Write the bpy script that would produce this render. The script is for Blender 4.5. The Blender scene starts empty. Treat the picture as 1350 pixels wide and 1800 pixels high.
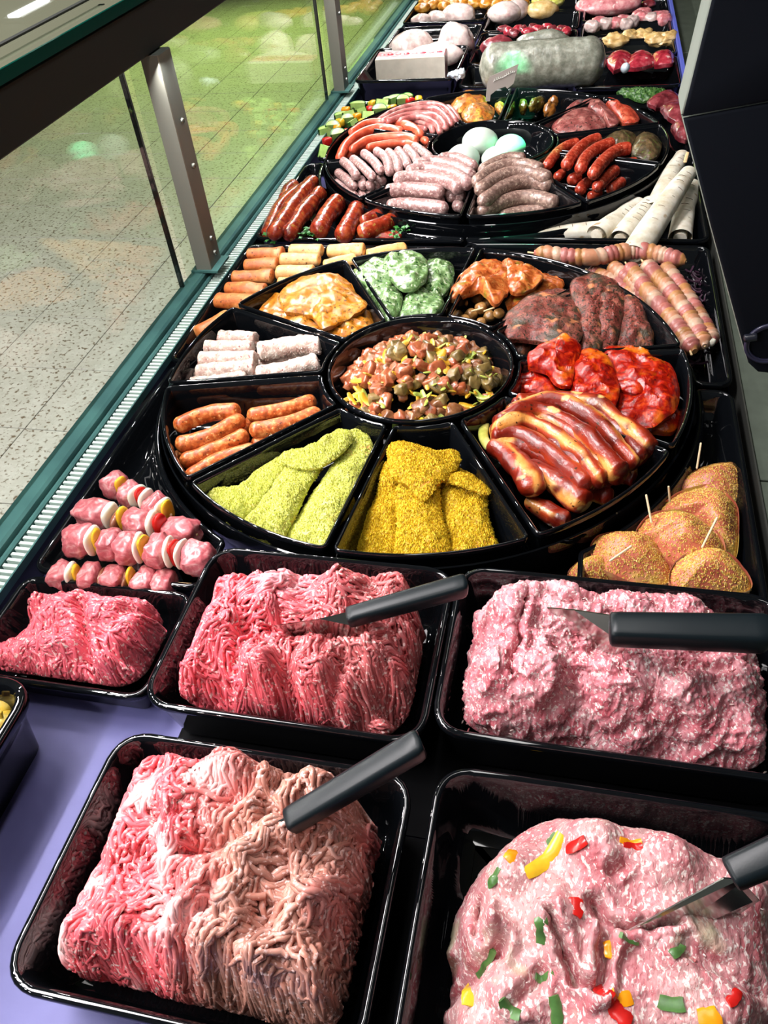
import bpy, math, random
import numpy as np
from mathutils import Vector, Matrix
sc = bpy.context.scene
C = sc.collection
R = math.radians
# ---------------------------------------------------------------- camera
F, CX, CY, H = 1388.446, 675.0, 900.0, 0.6
YAW, PIT, ROL = -0.2906006435, 0.7640067494, -0.1192498779
def _basis():
    ca, sa = math.cos(YAW), math.sin(YAW); cb, sb = math.cos(PIT), math.sin(PIT)
    cg, sg = math.cos(ROL), math.sin(ROL)
    w = np.array([sa*cb, ca*cb, -sb]); r = np.array([ca, -sa, 0]); u = np.cross(r, w)
    return r*cg+u*sg, -r*sg+u*cg, w
RV, UV, WV = _basis()
cam = bpy.data.objects.new('camera', bpy.data.cameras.new('camera')); C.objects.link(cam)
cam.data.sensor_fit = 'VERTICAL'; cam.data.sensor_height = 36; cam.data.lens = 36*F/1800
cam.data.clip_start = .01; cam.data.clip_end = 60
M4 = Matrix([[RV[i], UV[i], -WV[i], (0, 0, H)[i]] for i in range(3)]+[[0, 0, 0, 1]])
cam.matrix_world = M4
sc.camera = cam
# ---------------------------------------------------------------- exposure, world
sc.view_settings.view_transform = 'Standard'; sc.view_settings.look = 'None'
sc.view_settings.gamma = 1; sc.view_settings.use_curve_mapping = False
sc.view_settings.exposure = 0.0
wd = bpy.data.worlds.new('store_air'); sc.world = wd; wd.use_nodes = True
wd.node_tree.nodes['Background'].inputs[0].default_value = (.75, .85, .9, 1)
wd.node_tree.nodes['Background'].inputs[1].default_value = .12
# ---------------------------------------------------------------- lights
def area(name, loc, target, sx, sy, power, col, spread=None):
    l = bpy.data.lights.new(name, 'AREA'); l.shape = 'RECTANGLE'; l.size = sx; l.size_y = sy
    l.energy = power; l.color = col
    if spread: l.spread = R(spread)
    o = bpy.data.objects.new(name, l); C.objects.link(o); o.location = loc
    d = Vector(target)-Vector(loc); o.rotation_euler = d.to_track_quat('-Z', 'Y').to_euler()
    return o
# the case's own lamp: a row of small LEDs under the glass shelf, all along the front
_led = bpy.data.lights.new('shelf_led', 'AREA'); _led.shape = 'DISK'; _led.size = .014
_led.energy = .42; _led.color = (1, .97, .95); _led.spread = R(170)
for i in range(44):
    o = bpy.data.objects.new('shelf_led', _led); C.objects.link(o)
    o.location = (-.572, -.25+.09*i, .326)
    o.rotation_euler = Vector((.72, 0, -.7)).to_track_quat('-Z', 'Y').to_euler()
# unseen soft strip lamp, added overhead to light the food from above
area('overhead_soft_lamp', (-.15, .9, 1.75), (-.15, 1.0, 0), .12, 2.6, 13, (1, .97, .95))
area('aisle_lamp', (-1.4, .6, 2.1), (-1.35, .8, 0), .5, 2.0, 135, (1, .95, .96))
area('green_far_lamp', (-2.4, 6.6, 1.3), (-1.9, 5.2, -.7), 1.6, 1.2, 30, (.70, 1, .24), 90)  # green lamp added for the green floor light, its source is unseen
for tx, ty, rr_ in ((-.112, 1.585, .075), (-.165, 1.93, .060), (-.105, 1.285, .045)):      # narrow green spots added to tint cheese, wrapped roll and flatbread
    l = bpy.data.lights.new('green_beam', 'SPOT'); l.energy = 700; l.color = (.05, 1, .42); l.spot_size = 2*math.atan(rr_/1.6); l.spot_blend = .25; l.shadow_soft_size = .01
    o = bpy.data.objects.new('green_beam', l); C.objects.link(o); o.location = (-.1, 1.8, 1.6)
    o.rotation_euler = (Vector((tx, ty, .03))-Vector(o.location)).to_track_quat('-Z', 'Y').to_euler()
# ---------------------------------------------------------------- pixel tools: where a ray through the photograph meets a real plane
def at(x, y, z=0.0):
    d = RV*(x-CX)/F-UV*(y-CY)/F+WV
    t = (z-H)/d[2]
    return np.array([d[0]*t, d[1]*t, z])
def on_y(x, y, Y):
    d = RV*(x-CX)/F-UV*(y-CY)/F+WV
    t = Y/d[1]
    return np.array([d[0]*t, Y, H+d[2]*t])
def P2(l, z=0.0): return np.array([at(a, b, z)[:2] for a, b in l])
# ---------------------------------------------------------------- numpy noise
def _h(ix, iy, iz, s):
    n = (ix*374761393+iy*668265263+iz*2147483647+s*1274126177) & 0xffffffff
    n = ((n ^ (n >> 13))*1274126177) & 0xffffffff
    n = ((n ^ (n >> 16))*2246822519) & 0xffffffff
    return ((n ^ (n >> 15)) & 0xffff)/32767.5-1
def noise(p, s=0):
    p = np.asarray(p, float)
    if p.shape[-1] == 2: p = np.concatenate([p, np.zeros(p.shape[:-1]+(1,))], -1)
    i = np.floor(p).astype(np.int64); f = p-i; f = f*f*(3-2*f)
    o = 0
    for dx in (0, 1):
        for dy in (0, 1):
            for dz in (0, 1):
                wgt = (f[..., 0] if dx else 1-f[..., 0])*(f[..., 1] if dy else 1-f[..., 1])*(f[..., 2] if dz else 1-f[..., 2])
                o = o+wgt*_h(i[..., 0]+dx, i[..., 1]+dy, i[..., 2]+dz, s)
    return o
def fbm(p, s=0, o=3):
    p = np.asarray(p, float); r = 0; a = 1
    for k in range(o): r = r+a*noise(p*2**k+k*7.3, s+k); a *= .5
    return r/1.75
# ---------------------------------------------------------------- mesh tools
WL = {}
def mk(name, V, F_, mat, parent=None, smooth=True, col=None, org=None, sharp=True):
    """one mesh object; V are world coordinates; F_ a list of faces or an (n,3|4) array"""
    V = np.asarray(V, float)
    if org is None:
        org = np.array([(V[:, 0].min()+V[:, 0].max())/2, (V[:, 1].min()+V[:, 1].max())/2, V[:, 2].min()])
    org = np.asarray(org, float)
    me = bpy.data.meshes.new(name)
    if isinstance(F_, np.ndarray):
        n, k = F_.shape
        me.vertices.add(len(V)); me.vertices.foreach_set('co', (V-org).astype(np.float32).ravel())
        me.loops.add(n*k); me.loops.foreach_set('vertex_index', F_.astype(np.int32).ravel())
        me.polygons.add(n); me.polygons.foreach_set('loop_start', np.arange(0, n*k, k, dtype=np.int32))
        me.update(calc_edges=True)
    else:
        me.from_pydata((V-org).tolist(), [], [list(map(int, f)) for f in F_])
    me.polygons.foreach_set('use_smooth', [smooth]*len(me.polygons))
    if smooth and len(me.polygons) < 9000 and sharp: me.set_sharp_from_angle(angle=R(48))
    if col is not None:
        ca = me.color_attributes.new('tint', 'FLOAT_COLOR', 'POINT')
        cc = np.ones((len(V), 4), np.float32); cc[:, :3] = col; ca.data.foreach_set('color', cc.ravel())
    me.update()
    if mat is not None: me.materials.append(mat)
    o = bpy.data.objects.new(name, me); C.objects.link(o)
    base = np.zeros(3)
    if parent is not None: o.parent = parent; base = WL[parent.name]
    o.location = (org-base).tolist(); WL[o.name] = org
    return o
def tag(o, label=None, cat=None, group=None, kind=None):
    if label: o['label'] = label
    if cat: o['category'] = cat
    if group: o['group'] = group
    if kind: o['kind'] = kind
    return o
def thing(name, label, cat, loc, group=None):
    o = bpy.data.objects.new(name, None); C.objects.link(o); o.location = list(map(float, loc)); o.empty_display_size = .02
    WL[o.name] = np.array(loc, float)
    return tag(o, label, cat, group)
def join(parts):
    """parts: list of (V, F list/array); returns one (V, F)"""
    Vs, Fs, n = [], [], 0
    same = len({(p[1].shape[1] if isinstance(p[1], np.ndarray) else 0) for p in parts}) == 1 and isinstance(parts[0][1], np.ndarray)
    for V, F_ in parts:
        Vs.append(np.asarray(V, float))
        if same: Fs.append(F_+n)
        else: Fs += [[i+n for i in f] for f in (F_.tolist() if isinstance(F_, np.ndarray) else F_)]
        n += len(V)
    return np.concatenate(Vs), (np.concatenate(Fs) if same else Fs)
def box(x0, x1, y0, y1, z0, z1, b=0.0):
    if b <= 0:
        V = [(x, y, z) for x in (x0, x1) for y in (y0, y1) for z in (z0, z1)]
        return np.array(V), np.array([[0, 1, 3, 2], [4, 6, 7, 5], [0, 4, 5, 1], [2, 3, 7, 6], [0, 2, 6, 4], [1, 5, 7, 3]])
    L = [(z0, b), (z0+b, 0), (z1-b, 0), (z1, b)]; V = []
    for z, i in L:
        V += [(x0+i, y0+i, z), (x1-i, y0+i, z), (x1-i, y1-i, z), (x0+i, y1-i, z)]
    F_ = [[3, 2, 1, 0], [12, 13, 14, 15]]
    for k in range(3):
        for j in range(4):
            a = k*4+j; c = k*4+(j+1) % 4; F_.append([a, c, c+4, a+4])
    return np.array(V), np.array(F_)
def xform(V, rot=None, loc=(0, 0, 0), scl=1):
    V = np.asarray(V, float)*scl
    if rot is not None: V = V @ np.array(rot).T
    return V+np.asarray(loc)
def rotz(a): c, s = math.cos(a), math.sin(a); return np.array([[c, -s, 0], [s, c, 0], [0, 0, 1]])
def rotx(a): c, s = math.cos(a), math.sin(a); return np.array([[1, 0, 0], [0, c, -s], [0, s, c]])
def roty(a): c, s = math.cos(a), math.sin(a); return np.array([[c, 0, s], [0, 1, 0], [-s, 0, c]])
def fillet(pts, r, n=6):
    pts = [np.array(p, float) for p in pts]; out = []; N = len(pts)
    rr = r if hasattr(r, '__len__') else [r]*N
    for i in range(N):
        p, a, b = pts[i], pts[i-1], pts[(i+1) % N]
        if rr[i] <= 0: out.append(p); continue
        u = (a-p); v = (b-p); lu, lv = np.linalg.norm(u), np.linalg.norm(v); u /= lu; v /= lv
        an = math.acos(max(-1, min(1, u@v))); t = min(rr[i]/math.tan(an/2), lu*.48, lv*.48)
        if an > 3.0: out.append(p); continue
        s, e = p+u*t, p+v*t
        for k in range(n+1):
            q = k/n; out.append((1-q)**2*s+2*q*(1-q)*(p*.85+(s+e)/2*.15)+q*q*e)
    return np.array(out)
def inset(poly, d):
    """offset a closed counter-clockwise polyline inwards by d"""
    a = np.roll(poly, 1, 0); b = np.roll(poly, -1, 0)
    e1 = poly-a; e2 = b-poly
    e1 /= np.linalg.norm(e1, axis=1)[:, None]+1e-9; e2 /= np.linalg.norm(e2, axis=1)[:, None]+1e-9
    n1 = np.stack([-e1[:, 1], e1[:, 0]], 1); n2 = np.stack([-e2[:, 1], e2[:, 0]], 1)
    n = n1+n2; n /= np.linalg.norm(n, axis=1)[:, None]+1e-9
    c = np.clip((n*n1).sum(1), .5, 1)
    return poly+n*(d/c)[:, None]
def ccw(p):
    p = np.asarray(p, float); A_ = (p[:, 0]*np.roll(p[:, 1], -1)-np.roll(p[:, 0], -1)*p[:, 1]).sum()
    return p if A_ > 0 else p[::-1]
def loft(loops, cap0=True, cap1=True):
    n = len(loops[0]); V = np.concatenate(loops); F_ = []
    for k in range(len(loops)-1):
        for j in range(n):
            a = k*n+j; b = k*n+(j+1) % n; F_.append([a, b, b+n, a+n])
    if cap0: F_.append(list(range(n))[::-1])
    if cap1: F_.append([(len(loops)-1)*n+j for j in range(n)])
    return V, F_
def tray_mesh(poly, z, depth, wall=.014, lip=.006):
    poly = ccw(poly)
    prof = [(wall, -depth-.002), (wall*.55, -depth*.5), (.0035, -.008), (0, -.006), (0, -.0015), (.0015, 0), (lip-.0015, 0), (lip, -.0015),
            (lip+.002, -.007), (lip+wall*.5, -depth*.55), (lip+wall*.8, -depth+.006), (lip+wall*1.3, -depth+.0012), (lip+wall*1.9, -depth)]
    # subdivide long straight edges a little so that the offset stays clean
    loops = [np.c_[inset(poly, i), np.full(len(poly), z+dz)] for i, dz in prof]
    return loft(loops)
def rrect(x0, x1, y0, y1, r=.028): return fillet([(x0, y0), (x1, y0), (x1, y1), (x0, y1)], r)
# ---------------------------------------------------------------- materials
MATS = {}
class NT:
    def __init__(s, name):
        s.m = bpy.data.materials.new(name); s.m.use_nodes = True; s.t = s.m.node_tree
        s.b = s.t.nodes['Principled BSDF']; MATS[name] = s.m
        s.tc = s.t.nodes.new('ShaderNodeTexCoord')
    def n(s, ty, **k):
        o = s.t.nodes.new('ShaderNode'+ty)
        for a, v in k.items():
            if a[0] == '_': o.inputs[a[1:].replace('_', ' ')].default_value = v
            else: setattr(o, a, v)
        return o
    def l(s, a, b): s.t.links.new(a, b)
    def noise(s, scale, det=3, rough=.55, co='Object', dist=0):
        o = s.n('TexNoise', _Scale=scale, _Detail=det, _Roughness=rough, _Distortion=dist); s.l(s.tc.outputs[co], o.inputs['Vector']); return o.outputs['Fac']
    def vor(s, scale, feat='F1', co='Object', out='Distance'):
        o = s.n('TexVoronoi', feature=feat, _Scale=scale); s.l(s.tc.outputs[co], o.inputs['Vector']); return o.outputs[out]
    def ramp(s, fac, stops, interp='LINEAR'):
        o = s.n('ValToRGB'); o.color_ramp.interpolation = interp; s.l(fac, o.inputs[0]); e = o.color_ramp.elements
        while len(e) < len(stops): e.new(.5)
        for x, (p, c) in zip(e, stops): x.position = p; x.color = (*lin(c), 1) if len(c) == 3 else c
        return o.outputs[0]
    def mix(s, fac, a, b, mode='MIX'):
        o = s.n('Mix', data_type='RGBA', blend_type=mode)
        for v, i in ((fac, 0), (a, 6), (b, 7)):
            if hasattr(v, 'links'): s.l(v, o.inputs[i])
            elif i == 0: o.inputs[0].default_value = v
            else: o.inputs[i].default_value = (*lin(v), 1)
        return o.outputs[2]
    def math(s, op, a, b=0.0):
        o = s.n('Math', operation=op)
        for i, v in enumerate((a, b)):
            if hasattr(v, 'links'): s.l(v, o.inputs[i])
            else: o.inputs[i].default_value = v
        return o.outputs[0]
    def step(s, v, lo, hi):
        o = s.n('MapRange', _From_Min=lo, _From_Max=hi); s.l(v, o.inputs[0]); return o.outputs[0]
    def bump(s, h, strength=.5, dist=.001):
        o = s.n('Bump', _Strength=strength, _Distance=dist); s.l(h, o.inputs['Height']); s.l(o.outputs[0], s.b.inputs['Normal']); s.l(o.outputs[0], s.b.inputs['Coat Normal']); return o
    def set(s, col=None, rough=None, metal=0, spec=None, sss=0, coat=0, coatr=.1, trans=0):
        b = s.b.inputs
        if col is not None:
            if hasattr(col, 'links'): s.l(col, b['Base Color'])
            else: b['Base Color'].default_value = (*lin(col), 1)
        if rough is not None:
            if hasattr(rough, 'links'): s.l(rough, b['Roughness'])
            else: b['Roughness'].default_value = rough
        b['Metallic'].default_value = metal
        if spec is not None: b['Specular IOR Level'].default_value = spec
        if sss: b['Subsurface Weight'].default_value = sss; b['Subsurface Radius'].default_value = (.006, .002, .0015); b['Subsurface Scale'].default_value = 1
        b['Coat Weight'].default_value = coat; b['Coat Roughness'].default_value = coatr
        b['Transmission Weight'].default_value = trans
        return s.m
def lin(c):
    return tuple((v/255/12.92 if v/255 <= .04045 else ((v/255+.055)/1.055)**2.4) for v in c)
def mat_black_plastic():
    s = NT('black_plastic'); n = s.noise(60, 2)
    s.set((9, 11, 14), s.ramp(n, [(0, (30, 30, 30)), (1, (70, 70, 70))]), coat=.0); s.bump(s.noise(25, 2), .05, .001)
    s.b.inputs['Roughness'].default_value = .16; return s.m
def plain(name, col, rough=.5, metal=0, bump=0, scale=80, var=.0, coat=0, sss=0):
    s = NT(name)
    if var:
        c2 = tuple(max(0, min(255, v*(1+var))) for v in col); c1 = tuple(v*(1-var) for v in col)
        s.set(s.ramp(s.noise(scale, 3), [(.3, c1), (.7, c2)]), rough, metal, coat=coat, sss=sss)
    else: s.set(col, rough, metal, coat=coat, sss=sss)
    if bump: s.bump(s.noise(scale, 3), bump, .001)
    return s.m
BLACK = mat_black_plastic()
def m_teal():
    s = NT('teal_frame'); s.set(s.ramp(s.noise(14, 2), [(.3, (58, 96, 96)), (.7, (78, 124, 120))]), .35, .15); return s.m
TEAL = m_teal()
STEEL = plain('brushed_steel', (128, 130, 124), .34, .9, .05, 120)
POSTM = plain('grey_post', (104, 110, 103), .5, .1, .03, 90)
POSTD = plain('post_edge', (60, 68, 70), .4, .6)
GAPSHADE = plain('gap_shade_black', (5, 5, 7), .8); GAPSHADE.node_tree.nodes['Principled BSDF'].inputs['Specular IOR Level'].default_value = .1  # near-black that paints the shade in the gaps between trays
DARK = plain('dark_fascia', (20, 27, 25), .8, 0, .03, 40)
SCALEM = plain('scale_housing', (6, 11, 20), .85, 0, .05, 600); SCALEM.node_tree.nodes['Principled BSDF'].inputs['Specular IOR Level'].default_value = .15
SCALEG = plain('scale_side_grey', (124, 132, 122), .7, 0, .03, 300)
def m_deck():
    s = NT('violet_deck'); s.set(s.ramp(s.noise(9, 4), [(.3, (78, 76, 128)), (.7, (98, 97, 152))]), .6); s.bump(s.noise(400, 2), .1, .0005); return s.m
DECK = m_deck()
def m_glass(name='clear_glass'):
    s = NT(name); s.set((225, 240, 232), 0.0, trans=1); s.b.inputs['IOR'].default_value = 1.5
    # thin pane: straight-through glass, lets lamp light pass
    t = s.n('BsdfTransparent'); t.inputs[0].default_value = (.93, .97, .95, 1)
    g = s.n('BsdfGlossy'); g.inputs[1].default_value = .02
    lw = s.n('LayerWeight'); lw.inputs[0].default_value = .5; mx = s.n('MixShader')
    s.l(s.math('ADD', s.math('MULTIPLY', s.math('POWER', lw.outputs['Facing'], 5), .9), .045), mx.inputs[0]); s.l(t.outputs[0], mx.inputs[1]); s.l(g.outputs[0], mx.inputs[2])
    s.l(mx.outputs[0], s.t.nodes['Material Output'].inputs[0]); return s.m
GLASS = m_glass()
def m_tile():
    s = NT('terrazzo_tile'); v = s.vor(38, co='Generated'); oi = s.n('ObjectInfo')
    c = s.ramp(s.noise(4, 3, co='Generated'), [(.3, (196, 190, 178)), (.7, (214, 208, 198))])
    mp = s.n('Mapping'); s.l(s.tc.outputs['Object'], mp.inputs[0])
    cmb = s.n('CombineXYZ'); s.l(s.math('MULTIPLY', oi.outputs['Random'], 50), cmb.inputs[0]); s.l(cmb.outputs[0], mp.inputs[1])
    n = s.n('TexNoise', _Scale=75, _Detail=2); s.l(mp.outputs[0], n.inputs['Vector'])
    n2 = s.n('TexNoise', _Scale=60, _Detail=2); s.l(mp.outputs[0], n2.inputs['Vector'])
    c = s.mix(s.step(n.outputs[0], .56, .66), c, (122, 104, 84)); c = s.mix(s.step(n2.outputs[0], .60, .68), c, (215, 210, 200))
    s.set(c, .38); return s.m
TILE = m_tile()
GROUT = plain('grout', (104, 100, 92), .9)
LEDGE = plain('pale_ledge', (150, 150, 148), .5, 0, .1, 60, .06)
# ---------------------------------------------------------------- the room
V, F_ = box(-12, 3, -2, 14, -.9, -.7135); fl = tag(mk('floor', V, F_, GROUT, smooth=False), kind='structure')
tb = box(-.1485, .1485, -.1485, .1485, -.006, 0, .0012)
tile_me = None
for i in range(-1, 12):
    for j in range(3, 26):
        x = -.747-.30*i; y = .345+.30*j-.17
        # keep the tiles that can be seen through the glass
        if not (y > .7 and y < 7.4): continue
        ax = CX+F*(np.dot([x, y, -.71-H], RV))/np.dot([x, y, -.71-H], WV); ay = CY-F*(np.dot([x, y, -.71-H], UV))/np.dot([x, y, -.71-H], WV)
        if ax < -120 or ay < -90 or ax > 800: continue
        if tile_me is None:
            t = mk('floor_tile', xform(tb[0], loc=(x, y, -.71)), tb[1], TILE, fl, smooth=False, org=(x, y, -.71)); tile_me = t.data
        else:
            t = bpy.data.objects.new('floor_tile', tile_me); C.objects.link(t); t.parent = fl
            t.location = (np.array([x, y, -.71])-WL['floor']).tolist()
V, F_ = box(-12, 3, -2, 14, 2.6, 2.7); tag(mk('ceiling', V, F_, plain('ceiling_board', (170, 172, 156), .8), smooth=False), kind='structure')
V, F_ = box(-12, 3, 13.9, 14.1, -.9, 2.7); tag(mk('wall_back', V, F_, plain('wall_paint', (120, 122, 108), .8), smooth=False), kind='structure')
V, F_ = box(-12.1, -12, -2, 14, -.9, 2.7); tag(mk('wall_left', V, F_, MATS['wall_paint'], smooth=False), kind='structure')
V, F_ = box(3, 3.1, -2, 14, -.9, 2.7); tag(mk('wall_right', V, F_, plain('dark_wall', (30, 32, 36), .8), smooth=False), kind='structure')
# a tube lamp on the ceiling: it is mirrored in the glass top shelf
lt = thing('ceiling_lamp', 'white fluorescent tube lamp, seen mirrored in the glass top shelf', 'lamp', (*at(52, 18, -1.75)[:2], 2.52))
qa, qb = at(24, 33, -1.75), at(80, 4, -1.75); dd = (qb-qa)/np.linalg.norm(qb-qa); nn = np.array([-dd[1], dd[0], 0]); ex = plain('lamp_tube', (255, 255, 250), .3)
ex.node_tree.nodes['Principled BSDF'].inputs['Emission Color'].default_value = (.95, 1, .97, 1); ex.node_tree.nodes['Principled BSDF'].inputs['Emission Strength'].default_value = 9
def bar3(a, b, w, z0, z1): return np.array([[*(p+nn*s_*w)[:2], z] for z in (z0, z1) for p, s_ in ((a, 1), (a, -1), (b, -1), (b, 1))]), np.array([[3, 2, 1, 0], [4, 5, 6, 7], [0, 1, 5, 4], [1, 2, 6, 5], [2, 3, 7, 6], [3, 0, 4, 7]])
mk('tube', *bar3(qa, qb, .08, 2.50, 2.53), ex, lt, smooth=False); mk('lamp_housing', *bar3(qa-dd*.03, qb+dd*.03, .17, 2.531, 2.599), plain('lamp_white', (200, 200, 196), .5), lt, smooth=False)
# ---------------------------------------------------------------- the display counter
Y0, Y1 = -.3, 3.6
case = thing('display_counter', 'refrigerated glass-fronted meat counter with teal edge rails, everything stands in it', 'counter', (-.2, 1.6, -.71))
def part(name, b, mat, parent=case, smooth=False, label=None):
    o = mk(name, b[0], b[1], mat, parent, smooth=smooth)
    if label: o['label'] = label
    return o
part('deck', box(-.615, .235, Y0, Y1, -.075, -.045), DECK, label='violet-blue deck plate under the trays')
part('gap_shade_sheet', box(-.322, .2135, .27, 2.0, -.0448, -.0432), GAPSHADE, label='added black sheet standing in for shade in the gaps under the trays')  # dark sheets added over the violet deck as shade in the tray gaps
part('gap_shade_sheet', box(-.10, .2135, .0, .269, -.0448, -.0432), GAPSHADE, label='added black sheet standing in for shade in the gaps under the front trays')
part('base_cabinet', box(-.612, .62, Y0, Y1, -.68, -.077), plain('base_paint', (70, 74, 78), .6))
part('front_rail', box(-.616, -.589, Y0, Y1, -.044, .008, .003), TEAL)
part('front_rail_inner', box(-.588, -.581, Y0, Y1, -.044, .0, .002), TEAL)
for k in range(3):
    y0, y1 = (Y0, 1.075, 1.985)[k]+.012*(k > 0), (1.06, 1.97, Y1)[k]
    pn = part('front_glass', box(-.612, -.606, y0+.004, y1, .009, .40), GLASS)
    part('glass_edge', box(-.6125, -.6055, y1+.0005, y1+.005, .009, .40), plain('glass_edge_dark', (6, 14, 12), .2), pn)
for y in (1.125, 2.035, 3.0):
    pp = part('post', box(-.603, -.578, y-.006, y+.034, .009, .327, .0015), POSTM)
    part('post_face', box(-.6035, -.5775, y-.0105, y-.007, .009, .327), plain('post_face_%d' % (y*10), (126, 126, 116), .5, .1), pp)
    pl = mk('post_foot', *box(-.612, -.5655, y-.015, y+.04, .0085, .012), TEAL, pp, smooth=False)
    for zz in (.03, .055, .17, .235):
        a = np.arange(12)*math.pi/6; r0 = .004
        lp = [np.c_[np.full(12, -.577+dx), y+.014+rr*np.cos(a), zz+rr*np.sin(a)] for dx, rr in ((-.0005, r0), (.002, r0), (.0035, r0*.7), (.0025, r0*.45))]
        mk('screw', *loft(lp), STEEL, pp)
# grille: a slotted strip beside the front rail
GR = plain('grille_white', (196, 214, 206), .4)
part('grille_channel', box(-.5805, -.5605, Y0, Y1, -.044, -.012), plain('grille_dark', (8, 14, 14), .5))
bars = [box(-.580, -.561, y, y+.0042, -.0115, -.003) for y in np.arange(.3, 3.4, .0085)]
g = mk('grille_bars', *join(bars), GR, case, smooth=False); g['kind'] = 'stuff'; g['label'] = 'pale slotted air grille along the front rail'
part('grille_lip', box(-.5605, -.5585, Y0, Y1, -.0115, -.001), TEAL)
# glass shelf with its dark fascia
part('shelf_fascia', box(-.606, -.588, Y0, Y1, .328, .386, .002), DARK, label='dark fascia bar under the top shelf')
def m_shelf():
    s = NT('shelf_glass_mirror_tone'); s.set((104, 106, 88), .012, 0); return s.m  # olive-grey base colour stands in for the ceiling mirrored in the glass
part('top_shelf', box(-1.15, -.590, Y0, Y1, .389, .399, .001), m_shelf(), label='grey-green reflective glass top shelf')
part('shelf_glass_edge', box(-.5895, -.586, Y0, Y1, .387, .3995), plain('green_glass_edge', (0, 66, 56), .12))
part('shelf_dark_line', box(-.650, -.643, Y0, Y1, .3992, .401), plain('line_dark', (40, 42, 40), .5))  # thin dark strip along the shelf top
part('shelf_hinge', box(-.680, -.655, .84, .885, .4, .412, .002), DARK)
# serving side
WS = plain('worktop_steel', (84, 92, 82), .4, .25, .04, 30, .08)
for k, (a, b) in enumerate(((Y0, .70), (.703, 1.27), (1.273, 2.3), (2.303, Y1))):
    part('worktop_panel', box(.217, .62, a, b, -.02, -.004, .001), WS)
part('rear_rail', box(.2145, .2162, Y0, Y1, -.044, -.001), STEEL)
part('blue_rear_strip', box(.207, .2138, 2.0, Y1, -.044, .02), plain('blue_strip', (88, 98, 190), .5))
# ---------------------------------------------------------------- trays
def tray(poly, z, depth, label, group=None, name='meat_tray', cat='tray', **k):
    V, F_ = tray_mesh(poly, z, depth, **k)
    return tag(mk(name, V, F_, BLACK), label, cat, group)
ZF = .03
tray(rrect(-.338, -.085, .092, .288), ZF, .064, 'deep black tray in the front left, holding pink and brown mince')
tray(rrect(-.335, -.084, .312, .502), ZF, .064, 'deep black tray holding the coarse red beef mince under the middle spatula')
tray(rrect(-.070, .200, .060, .300), ZF, .064, 'deep black tray nearest on the right, holding the mince with pepper pieces')
tray(rrect(-.082, .205, .325, .508), ZF, .064, 'deep black tray holding the heap of pale pork mince')
tray(rrect(-.544, -.347, .333, .461, .02), 0, .040, 'shallow black tray at the left edge, with fine pink beef mince')
W1, W2, WR = (-.18, .838), (-.173, 1.612), .336
def corner(x0, x1, y0, y1, c, r, extra=None, rad=.02):
    """square tray with a round bite where the wheel stands; the bite corner is the one nearest to c"""
    a0 = []
    xs = x1 if abs(x1-c[0]) < abs(x0-c[0]) else x0; ys = y1 if abs(y1-c[1]) < abs(y0-c[1]) else y0
    ox = x0 if xs == x1 else x1; oy = y0 if ys == y1 else y1
    s1 = 1 if oy > c[1] else -1; s2 = 1 if ox > c[0] else -1
    pa = (xs, c[1]+s1*math.sqrt(r*r-(xs-c[0])**2)); pb = (c[0]+s2*math.sqrt(r*r-(ys-c[1])**2), ys)
    ta = math.atan2(pa[1]-c[1], pa[0]-c[0]); tb_ = math.atan2(pb[1]-c[1], pb[0]-c[0])
    d = (tb_-ta+math.pi) % (2*math.pi)-math.pi
    arc = [(c[0]+r*math.cos(ta+d*k/20), c[1]+r*math.sin(ta+d*k/20)) for k in range(21)]
    pts = arc+[(ox, ys)]+(extra or [(ox, oy), (xs, oy)])
    rr = [.012]+[0]*19+[.012]+[rad]*(len(pts)-21)
    return ccw(fillet(pts, rr))
RB = WR+.006
tray(corner(-.547, -.1815, .467, .857, W1, RB, extra=[(-.547, .467), (-.345, .467), (-.345, .508), (-.1815, .508)][:2]+[(-.343, .467)]), 0, .040, 'black corner tray left of the near round platter, holding raw meat kebabs') if False else None
def kebab_poly():
    c, r = W1, RB
    ta = math.asin((.857-c[1])/r); th0 = math.pi-ta; th1 = math.pi+math.acos(abs(-.343-c[0])/r)
    arc = [(c[0]+r*math.cos(th0+(th1-th0)*k/20), c[1]+r*math.sin(th0+(th1-th0)*k/20)) for k in range(21)]
    return ccw(fillet(arc+[(-.343, .467), (-.543, .467), (-.543, .857)], [.006]+[0]*19+[.01, .018, .018, .018]))
tray(kebab_poly(), 0, .040, 'black tray left of the near round platter, holding raw meat kebabs')
def rolls_poly():
    c, r = W1, RB
    th0 = -math.acos((.03-c[0])/r); th1 = math.asin((.862-c[1])/r)
    arc = [(c[0]+r*math.cos(th0+(th1-th0)*k/20), c[1]+r*math.sin(th0+(th1-th0)*k/20)) for k in range(21)]
    return ccw(fillet(arc+[(.205, .862), (.205, .514), (.03, .514)], [.01]+[0]*19+[.006, .02, .018, .014]))
tray(rolls_poly(), 0, .040, 'black tray right of the near round platter, holding crumbed meat rolls with toothpicks')
tray(corner(-.555, -.1815, .870, 1.235, W1, RB), 0, .040, 'black tray behind the near platter on the left, holding seasoned orange bars')
tray(corner(-.1785, .207, .872, 1.250, W1, RB), 0, .040, 'black tray behind the near platter on the right, holding wrapped twisted skewers')
tray(corner(-.556, -.1815, 1.257, 1.600, W2, RB), 0, .040, 'black tray in front of the far platter on the left, holding red glazed meat rolls')
tray(corner(-.1785, .209, 1.266, 1.625, W2, RB), 0, .040, 'black tray in front of the far platter on the right, holding rolled flatbreads')
tray(corner(-.540, -.1815, 1.625, 1.985, W2, RB), 0, .040, 'black tray behind the far platter on the left, holding diced vegetables')
tray(corner(-.1785, .200, 1.640, 1.985, W2, RB), 0, .040, 'black tray behind the far platter on the right, holding herb-topped meat')
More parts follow.
